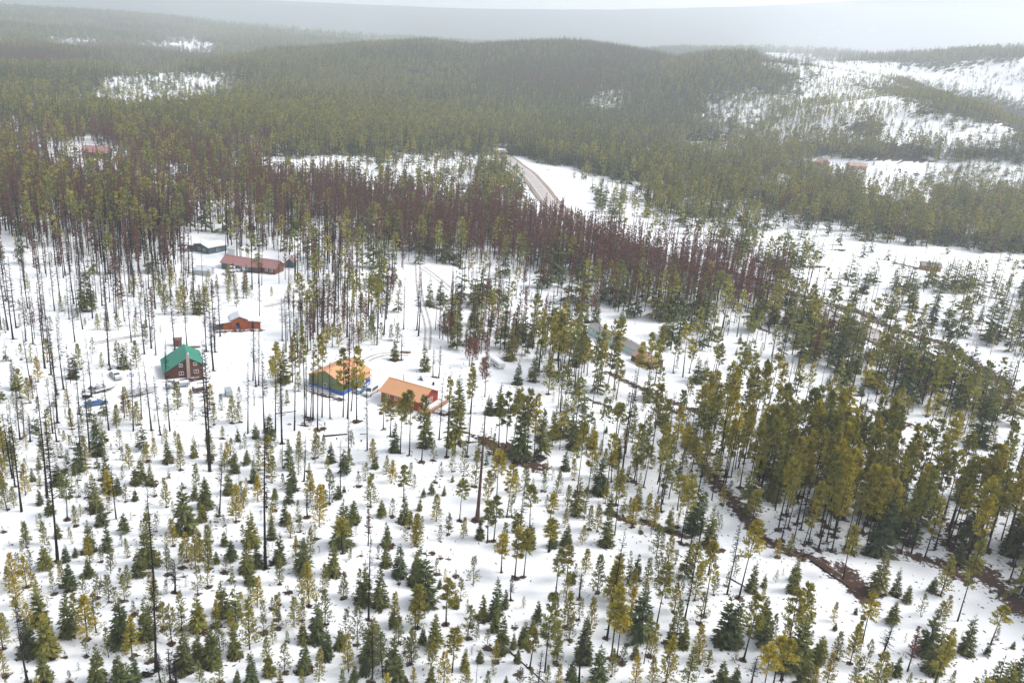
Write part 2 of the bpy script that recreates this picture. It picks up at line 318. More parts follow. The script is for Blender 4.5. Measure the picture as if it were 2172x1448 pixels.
zone([(1520,1180),(1700,1200),(1850,1290),(2172,1330),(2500,1450),(2500,1560),(1900,1400),(1700,1330),(1560,1330)], q=(80,0.8,2.6), s=(26,3,7), p=(26,2,5))
zone([(1400,1400),(1560,1330),(1700,1335),(1950,1420),(2172,1430),(2500,1500),(2500,1900),(1400,1900)], p=(230,3.5,9.5), s=(150,4.5,11), P=(80,9,14), q=(100,2,4))
ALL_KINDS = ['P', 's', 'p', 'q', 'd', 't', 'b']
CLEAR_PX = [  # kept free of scattered trees: pixel polygons (yards, drive, road verge)
    [(335,712),(500,705),(470,640),(600,600),(640,640),(600,740),(520,840),(340,850)], [(640,745),(830,735),(900,560),(950,620),(920,700),(950,790),(960,885),(790,870),(640,860)],
    [(450,655),(570,650),(570,712),(450,712)], [(385,498),(470,498),(470,545),(385,548)], [(405,555),(520,560),(600,540),(605,600),(405,600)],
    [(160,785),(340,780),(345,860),(150,870)], [(860,560),(960,560),(970,600),(920,640),(880,740),(840,740)], [(1190,675),(1400,680),(1420,790),(1300,770),(1190,720)],
    [(1030,745),(1100,760),(1080,800),(1000,790)], [(1920,545),(2010,550),(2010,590),(1920,585)], [(1715,338),(1840,345),(1850,372),(1720,362)],
    [(165,312),(240,316),(240,342),(165,345)], [(1455,298),(1545,300),(1545,325),(1455,322)], [(600,540),(636,540),(636,575),(600,575)],
    [(470,345),(520,335),(500,382)], [(1056,330),(1110,345),(1160,410),(1200,448),(1300,500),(1296,528),(1200,492),(1135,440),(1095,395),(1050,352)], [(1195,440),(1215,385),(1250,390),(1275,470),(1230,470)], [(860,930),(1000,950),(1010,1120),(900,1080)], [(880,1150),(1330,1180),(1250,1260),(960,1240)], [(380,700),(600,640),(590,800),(450,860)],
]
def jitter(x, y, px, py):     # ragged stand edges
    k = np.clip(y/300, 1, 5); n1 = np.sin(x/(7*k)+1.7*np.sin(y/(9*k)))+0.6*np.sin(x/(3.1*k)-y/(4.3*k)); n2 = np.cos(y/(8*k)+1.5*np.sin(x/(11*k)))+0.6*np.cos(x/(4.4*k)+y/(3.3*k))
    f = np.clip((y-500)/700, 0, 1); r = np.random.default_rng(5)
    return px+14*n1+f*r.normal(0, 24, len(x)), py+np.clip(py/60, 3, 12)*n2*0.6+f*r.normal(0, 5, len(x))
def cells(y0, y1, dmax, wide):
    area_rows = []
    s = 1/math.sqrt(dmax/1e4)
    ys = np.arange(y0, y1, s)
    for yy in ys:
        hw = wide*yy+60
        xs = np.arange(-hw, hw, s)
        area_rows.append(np.stack([xs + RNG.uniform(-0.48, 0.48, len(xs))*s, yy + RNG.uniform(-0.48, 0.48, len(xs))*s], 1))
    a = np.concatenate(area_rows); return a, np.full(len(a), 1e4/(s*s))
ROADXY = [tuple(p[:2]) for p in ROAD]
def scatter():
    res = {k: [] for k in ALL_KINDS}
    for y0, y1, dm, wd, sc in ((78, 720, 1100, 0.75, 1.0), (720, 1350, 720, 0.72, 1.0), (1350, 2150, 620, 0.70, 1.05), (2150, 3400, 170, 0.68, 1.7), (3400, 4600, 75, 0.68, 2.3)):
        a, dens = cells(y0, y1, dm, wd)
        x, y = a[:, 0], a[:, 1]; z = height(x, y)
        P3 = np.stack([x, y, z], 1); px, py = proj(P3)
        ok = (px > -260) & (px < PW+260) & (py < 1720)
        if y0 > 700:   # drop what the hills hide
            tp = P3 + np.array([0, 0, 22.0]); vis = np.ones(len(x), bool)
            for t in np.linspace(0.3, 0.97, 40):
                q = np.array([0, 0, CAMZ])*(1-t) + tp*t
                vis &= q[:, 2] > height(q[:, 0], q[:, 1]) - 4
            ok &= vis
        x, y, z, px, py, dens = x[ok], y[ok], z[ok], px[ok], py[ok], dens[ok]
        zi = np.full(len(x), -1); jx, jy = jitter(x, y, px, py)
        for i, (poly, mix) in enumerate(ZONES): zi[in_poly(jx, jy, poly)] = i
        free = np.ones(len(x), bool)
        for poly in CLEAR_PX: free &= ~in_poly(px, py, poly)
        free &= line_dist(x, y, ROADXY) > 7.5
        # natural clumping
        cl = np.sin(x/9.7+2*np.sin(y/13.1))*np.cos(y/8.3+1.7*np.sin(x/17.0)) + 0.6*np.sin(x/31+y/27)
        fac = np.clip(1+0.75*cl, 0.15, 2.0)
        # stands of one kind and small openings on the hills
        stand = 1.3*np.sin(x/150+1.9*np.sin(y/260))*np.cos(y/210+1.3*np.sin(x/240)) + 0.6*np.sin(x/61-y/97)
        gap = np.where(np.sin(x/57+2.2*np.sin(y/77))*np.sin(y/64+1.6*np.sin(x/91)) + 0.35*np.sin(x/19+y/23) > 0.93, 0.12, 1.0)
        uu = RNG.random(len(x))*dens
        for i, (poly, mix) in enumerate(ZONES):
            s = free & (zi == i)
            if not s.any(): continue
            tot = np.zeros(s.sum()); u = uu[s]; fs = np.where(y[s] < 700, fac[s], np.clip(fac[s], 0.7, 1.4)); pn = stand[s]; op = gap[s]
            for k, (d, h0, h1) in mix.items():
                if y0 > 700: fs_k = fs*op*np.clip(1+(0.8 if k in 'Pp' else -0.8)*pn, 0.1, 1.9)
                else: fs_k = fs
                d_eff = d*fs_k if sc == 1.0 else np.minimum(d*fs_k, 1e9)/(sc**2 if sc > 1.2 else 1)
                take = (u >= tot) & (u < tot+d_eff); tot = tot+d_eff
                n = take.sum()
                if n:
                    hh = (h0 + (h1-h0)*RNG.beta(1.5, 1.5, n))*(sc**0.55)
                    res[k].append(np.stack([x[s][take], y[s][take], z[s][take], hh], 1))
    return {k: (np.concatenate(v) if v else np.zeros((0, 4))) for k, v in res.items()}

# ------------------------------------------------------------------ tree shapes
class TM:
    """triangles / quads of a crown with a per-corner tone 'v'"""
    def __init__(s): s.v, s.f, s.t = [], [], []
    def kite(s, c, d, side, L, w, tone):
        b = len(s.v); m = c + d*(0.45*L)
        s.v += [c, m+side*(w/2), c+d*L, m-side*(w/2)]; s.f.append((b, b+1, b+2, b+3)); s.t += [tone]*4
    def sliver(s, a, e, w, tone):
        d = e-a; L = np.linalg.norm(d); d = d/max(L, 1e-6)
        k = np.array([0, 0, 1.0]) if abs(d[2]) < 0.8 else np.array([1.0, 0, 0])
        s1 = np.cross(d, k); s1 /= np.linalg.norm(s1); s2 = np.cross(d, s1)
        for q in (s1, s2):
            b = len(s.v); s.v += [a+q*w/2, a-q*w/2, e]; s.f.append((b, b+1, b+2)); s.t += [tone]*3
def rdir(az, el): return np.array([math.cos(az)*math.cos(el), math.sin(az)*math.cos(el), math.sin(el)])
def trunk_geo(h, r, n=6, seg=5, bend=0.1, rng=None, top=0.12):
    v, f = [], []; ph = rng.uniform(0, 6.28)
    for i in range(seg+1):
        t = i/seg; rr = r*((1-t)*(1-top)+top)*(1+0.35*max(0, 0.08-t)/0.08)
        ox, oy = bend*math.sin(t*2.2)*math.cos(ph), bend*math.sin(t*2.2)*math.sin(ph)
        for j in range(n):
            a = 2*math.pi*j/n; v.append((ox+rr*math.cos(a), oy+rr*math.sin(a), -0.25+t*(h+0.25)))
    for i in range(seg):
        for j in range(n): f.append((i*n+j, i*n+(j+1) % n, (i+1)*n+(j+1) % n, (i+1)*n+j))
    return v, f
def spruce_crown(rng, h=9.0, R=1.75, n=120, z0=0.08, kites=8, big=0.72):
    T = TM()
    for i in range(n):
        t = 1-(1-rng.random())**0.62 if True else 0
        t = min(t, 0.985); z = h*(z0+(1-z0)*t)
        L = (R*(1-t)**0.8*rng.uniform(0.72, 1.15)+0.16)
        az = rng.uniform(0, 6.283); el = -0.28+0.75*t+rng.uniform(-0.12, 0.12)
        d = rdir(az, el); tone = rng.uniform(0.15, 0.95)
        base = np.array([0, 0, z])
        for k in range(kites):
            fr = (k+0.6)/kites*0.8
            yaw = rng.uniform(-0.75, 0.75)*(1-0.5*fr); dd = rdir(az+yaw, el-0.15+rng.uniform(-0.2, 0.25))
            sd = np.cross(dd, np.array([0, 0, 1.0])); sd = sd/np.linalg.norm(sd); sd = sd*0.9+np.array([0, 0, rng.uniform(-0.45, 0.45)])
            T.kite(base+d*(L*fr), dd, sd, L*rng.uniform(0.42, 0.62)+0.12, (L*0.24+0.12)*big, tone+rng.uniform(-0.15, 0.15))
    for k in range(4): T.kite(np.array([0, 0, h*(0.93+0.02*k)]), rdir(rng.uniform(0, 6.28), 1.1), rdir(rng.uniform(0, 6.28), 0), h*0.05, 0.12*big, 0.6)
    return T
def tuft(T, c, axis_az, axis_el, rng, L, w, n, tone):
    for k in range(n):
        d = rdir(axis_az+rng.uniform(-1.1, 1.1), axis_el+rng.uniform(-0.75, 0.75))
        sd = np.cross(d, rdir(rng.uniform(0, 6.28), rng.uniform(-1, 1))); q = np.linalg.norm(sd)
        if q < 1e-3: continue
        T.kite(c, d, sd/q, L*rng.uniform(0.7, 1.2), w, tone+rng.uniform(-0.2, 0.2))
def young_crown(rng, h=6.0, R=1.15, per=5, dense=1.0, gap=0.42, nt=8, z0=0.1, tw=0.085):
    T = TM(); z = h*z0
    while z < h*0.97:
        t = z/h; L = R*((1-t)**0.7)*rng.uniform(0.8, 1.15)+0.12
        for k in range(per if rng.random() < 0.85 else per-1):
            if rng.random() > dense: continue
            az = k*6.283/per+rng.uniform(-0.5, 0.5); el = 0.28+0.55*t+rng.uniform(-0.15, 0.15); d = rdir(az, el)
            l = L*rng.uniform(0.65, 1.1); a = np.array([0, 0, z+rng.uniform(-0.1, 0.1)]); tone = rng.uniform(0.25, 0.95)
            T.sliver(a, a+d*l, 0.045, 0.02)
            for fr in (0.45, 0.75, 1.0): tuft(T, a+d*(l*fr), az, el+0.2, rng, 0.36, tw, nt, tone)
        z += gap*rng.uniform(0.8, 1.2)
    tuft(T, np.array([0, 0, h*0.96]), 0, 1.2, rng, 0.4, 0.13, 5, 0.8)
    return T
def pine_crown(rng, h=18.0, R=1.75, n=46, c0=0.47, tl=0.72, nt=5, tufts=(0.4, 0.7, 1.0), w=0.3, deadtw=22):
    T = TM()
    for i in range(n):
        t = rng.random()**0.8; z = h*(c0+(1-c0)*t)
        prof = (0.35+0.65*min(1, t/0.25))*(max(0.0, 1-t)**0.55)+0.12
        L = R*prof*rng.uniform(0.65, 1.2); az = rng.uniform(0, 6.283); el = -0.05+0.6*t+rng.uniform(-0.2, 0.2); d = rdir(az, el)
        a = np.array([0, 0, z]); tone = rng.uniform(0.2, 0.95); T.sliver(a, a+d*L, 0.06, 0.0)
        for fr in tufts: tuft(T, a+d*(L*fr), az, el+0.35, rng, tl, w, nt, tone)
    tuft(T, np.array([0, 0, h*0.97]), 0, 1.2, rng, tl, w, nt+2, 0.8)
    for i in range(deadtw):
        z = h*rng.uniform(0.15, c0); a = np.array([0, 0, z]); T.sliver(a, a+rdir(rng.uniform(0, 6.28), rng.uniform(-0.4, 0.1))*rng.uniform(0.4, 1.3), 0.05, -0.5)
    return T
def dead_crown(rng, h=22.0, n=70, Lm=1.7, z0=0.25, w=0.12):
    T = TM()
    for i in range(n):
        t = z0+(0.99-z0)*rng.random(); L = Lm*(1-0.75*(t-z0)/(1-z0))*rng.uniform(0.3, 1.1)
        az = rng.uniform(0, 6.283); el = rng.uniform(-0.45, 0.15)+0.35*t; a = np.array([0, 0, h*t]); d = rdir(az, el)
        tone = rng.uniform(0.1, 0.9); T.sliver(a, a+d*L, w, tone)
        for k in range(2):
            b = a+d*(L*rng.uniform(0.35, 0.8)); T.sliver(b, b+rdir(az+rng.choice([-0.9, 0.9]), el+rng.uniform(-0.3, 0.4))*(0.45*L), w*0.7, tone)
    return T
def larch_crown(rng, h=18.0, n=140, Lm=1.6, z0=0.25, w=0.19, sub=4):
    T = TM()
    for i in range(n):
        u = rng.random()**0.85; t = z0+(0.99-z0)*u; L = Lm*(1-0.72*u)*rng.uniform(0.5, 1.15)
        az = rng.uniform(0, 6.283); el = rng.uniform(0.0, 0.5)+0.3*u; a = np.array([0, 0, h*t]); d = rdir(az, el); tone = rng.uniform(0.1, 0.95)
        T.sliver(a, a+d*L, w, tone)
        for k in range(sub):
            b = a+d*(L*rng.uniform(0.3, 0.9)); T.sliver(b, b+rdir(az+rng.uniform(-1.2, 1.2), el+rng.uniform(-0.2, 0.9))*(0.5*L), w*0.85, tone+rng.uniform(-0.2, 0.2))
    return T
def bush_crown(rng, h=6.0, n=150):
    T = TM()
    for i in range(n):
        r = rng.random()**0.6; az = rng.uniform(0, 6.28); z = h*rng.uniform(0.25, 0.9); rad = 1.25*r*math.sin(min(1, z/h*1.25)*2.4+0.25)
        a = np.array([rad*math.cos(az), rad*math.sin(az), z]); tone = rng.uniform(0.1, 0.95)
        for k in range(3): T.sliver(a, a+rdir(az+rng.uniform(-1, 1), rng.uniform(0.5, 1.4))*rng.uniform(0.5, 1.0), 0.09, tone+rng.uniform(-0.2, 0.2))
    return T
def bush_stems(rng, h=6.0):
    m = MB()
    for i in range(7):
        a = rng.uniform(0, 6.28); rr = rng.uniform(0.05, 0.4); e = rng.uniform(0.4, 1.1)
        m.tube((rr*math.cos(a), rr*math.sin(a), -0.2), (e*math.cos(a), e*math.sin(a), h*rng.uniform(0.6, 0.9)), 0.05, 0.015, 4)
    return m.v, m.f
def to_mesh(name, parts):
    """parts: list of (verts, faces, tones or None, material) joined as one mesh"""
    V, Fc, mi, tn, ms = [], [], [], [], []
    for v, f, t, m in parts:
        b = len(V); V += [tuple(q) for q in v]; Fc += [tuple(b+i for i in q) for q in f]
        if m not in ms: ms.append(m)
        mi += [ms.index(m)]*len(f); tn += (list(t) if t is not None else list(np.linspace(0.2, 0.8, len(v))))
    me = bpy.data.meshes.new(name); me.from_pydata(V, [], Fc)
    for m in ms: me.materials.append(m)
    me.polygons.foreach_set('material_index', np.array(mi, np.int32))
    at = me.attributes.new('v', 'FLOAT', 'POINT'); at.data.foreach_set('value', np.array(tn, np.float32))
    me.update(); return me
KIND = {  # code: (object name, category, plain kind, crown part name)
    'P': ('pine_tree', 'pine tree', 'pine', 'crown'), 's': ('spruce_tree', 'spruce', 'spruce', 'crown'), 'p': ('young_pine', 'young pine', 'young pine', 'crown'),
    'q': ('pine_sapling', 'sapling', 'sparse pine sapling', 'crown'), 'd': ('dead_tree', 'dead tree', 'dead tree', 'branches'), 't': ('larch_tree', 'larch', 'leafless larch', 'crown'),
    'b': ('leafless_bush', 'bush', 'leafless bush', 'twigs'), 'a': ('aspen_tree', 'aspen', 'pale aspen', 'crown')}
SHAPES, MASS = {}, {}
def make_shapes():
    for ki, k in enumerate('PspqdtbaRL'):
        SHAPES[k] = []
        for i in range(7 if k in 'Pspqd' else 4):
            rng = np.random.default_rng(100*ki+i); w = rng.uniform(0.85, 1.2)
            if k == 'P': h = 18.0; T = pine_crown(rng, h, 1.85*w, n=64, c0=rng.uniform(0.36, 0.6), tl=0.8, w=0.21, nt=8); tr = trunk_geo(h, 0.17, bend=0.25, rng=rng); ml, mb = M['pine'], M['bark']
            if k == 's': h = 9.0; T = spruce_crown(rng, h, 1.6*w, n=150, z0=rng.choice([0.04, 0.05, 0.16])); tr = trunk_geo(h, 0.13, bend=0.05, rng=rng); ml, mb = M['spruce'], M['bark']
            if k == 'p': h = 6.0; T = young_crown(rng, h, 1.15*w, per=6, dense=rng.uniform(0.75, 1.0)); tr = trunk_geo(h, 0.075, bend=0.08, rng=rng); ml, mb = M['young'], M['bark']
            if k == 'q': h = 5.0; T = young_crown(rng, h, 1.1*w, per=5, dense=0.8, gap=0.45, nt=5, z0=0.06); tr = trunk_geo(h, 0.06, bend=0.12, rng=rng); ml, mb = M['thin'], M['bark']
            if k == 'd': h = 22.0; T = dead_crown(rng, h, n=int(rng.uniform(60, 120)), Lm=rng.uniform(1.6, 2.7), z0=rng.uniform(0.15, 0.45)); tr = trunk_geo(h, 0.2, bend=0.3, rng=rng); ml, mb = M['deadtwig'], M['bark']
            if k == 't': h = 18.0; T = larch_crown(rng, h); tr = trunk_geo(h, 0.15, bend=0.2, rng=rng); ml, mb = M['larch'], M['larchbark']
            if k == 'b': h = 6.0; T = bush_crown(rng, h); tr = bush_stems(rng, h); ml, mb = M['bush'], M['bark']
            if k == 'a': h = 12.0; T = larch_crown(rng, h, n=60, Lm=1.9, z0=0.4, w=0.09); tr = trunk_geo(h, 0.16, bend=0.3, rng=rng); ml, mb = M['aspen'], M['palebark']
            if k == 'R': h = 26.0; T = dead_crown(rng, h, n=60, Lm=2.6, z0=0.4, w=0.09); tr = trunk_geo(h, 0.45, n=9, seg=8, bend=0.3, rng=rng, top=0.15); ml, mb = M['deadtwig'], M['redbark']
            if k == 'L': h = 24.0; T = pine_crown(rng, h, 1.25*w, n=40, c0=rng.uniform(0.55, 0.72), tl=0.62, w=0.26, deadtw=40); tr = trunk_geo(h, 0.17, bend=0.3, rng=rng); ml, mb = M['pine'], M['bark']
            nm = KIND.get(k, ('dead_tree',))[0]
            SHAPES[k].append((to_mesh(nm+'_trunk', [(*tr, None, mb)]), to_mesh(nm+'_crown', [(T.v, T.f, T.t, ml)]), h))
    # lighter shapes for the far mass of forest
    for ki, k in enumerate('Pspqdtb'):
        col = bpy.data.collections.new(KIND[k][0]+'_shapes'); hs_ = []
        for i in range(6):
            rng = np.random.default_rng(900+50*ki+i); w = rng.uniform(0.9, 1.2)
            if k == 'P': h = 18.0; T = pine_crown(rng, h, 1.95*w, n=26, c0=rng.uniform(0.34, 0.52), tl=1.1, nt=3, tufts=(0.5, 1.0), w=0.62, deadtw=3); tr = trunk_geo(h, 0.16, 4, 2, 0.2, rng); ml, mb = M['pinefar'], M['bark']
            if k == 's': h = 9.0; T = spruce_crown(rng, h, 1.65*w, n=46, kites=3, z0=0.1, big=1.8); tr = trunk_geo(h, 0.12, 4, 1, 0.0, rng); ml, mb = M['spruce'], M['bark']
            if k == 'p': h = 6.0; T = young_crown(rng, h, 1.15*w, per=4, gap=0.6, nt=4, tw=0.13); tr = trunk_geo(h, 0.07, 4, 1, 0.0, rng); ml, mb = M['young'], M['bark']
            if k == 'q': h = 5.0; T = young_crown(rng, h, 1.0*w, per=3, gap=0.6, nt=3, tw=0.12); tr = trunk_geo(h, 0.06, 4, 1, 0.0, rng); ml, mb = M['thin'], M['bark']
            if k == 'd': h = 22.0; T = dead_crown(rng, h, n=30, Lm=1.7, w=0.1); tr = trunk_geo(h, 0.16, 4, 2, 0.2, rng); ml, mb = M['deadtwig'], M['bark']
            if k == 't': h = 18.0; T = larch_crown(rng, h, n=60, Lm=1.7*w, w=0.36, sub=2); tr = trunk_geo(h, 0.14, 4, 2, 0.2, rng); ml, mb = M['larch'], M['larchbark']
            if k == 'b': h = 6.0; T = bush_crown(rng, h, 70); tr = bush_stems(rng, h); ml, mb = M['bush'], M['bark']
            o = bpy.data.objects.new('%s_shape' % KIND[k][0], to_mesh(KIND[k][0]+'_far', [(*tr, None, mb), (T.v, T.f, T.t, ml)])); col.objects.link(o)
        MASS[k] = (col, h)
make_shapes()

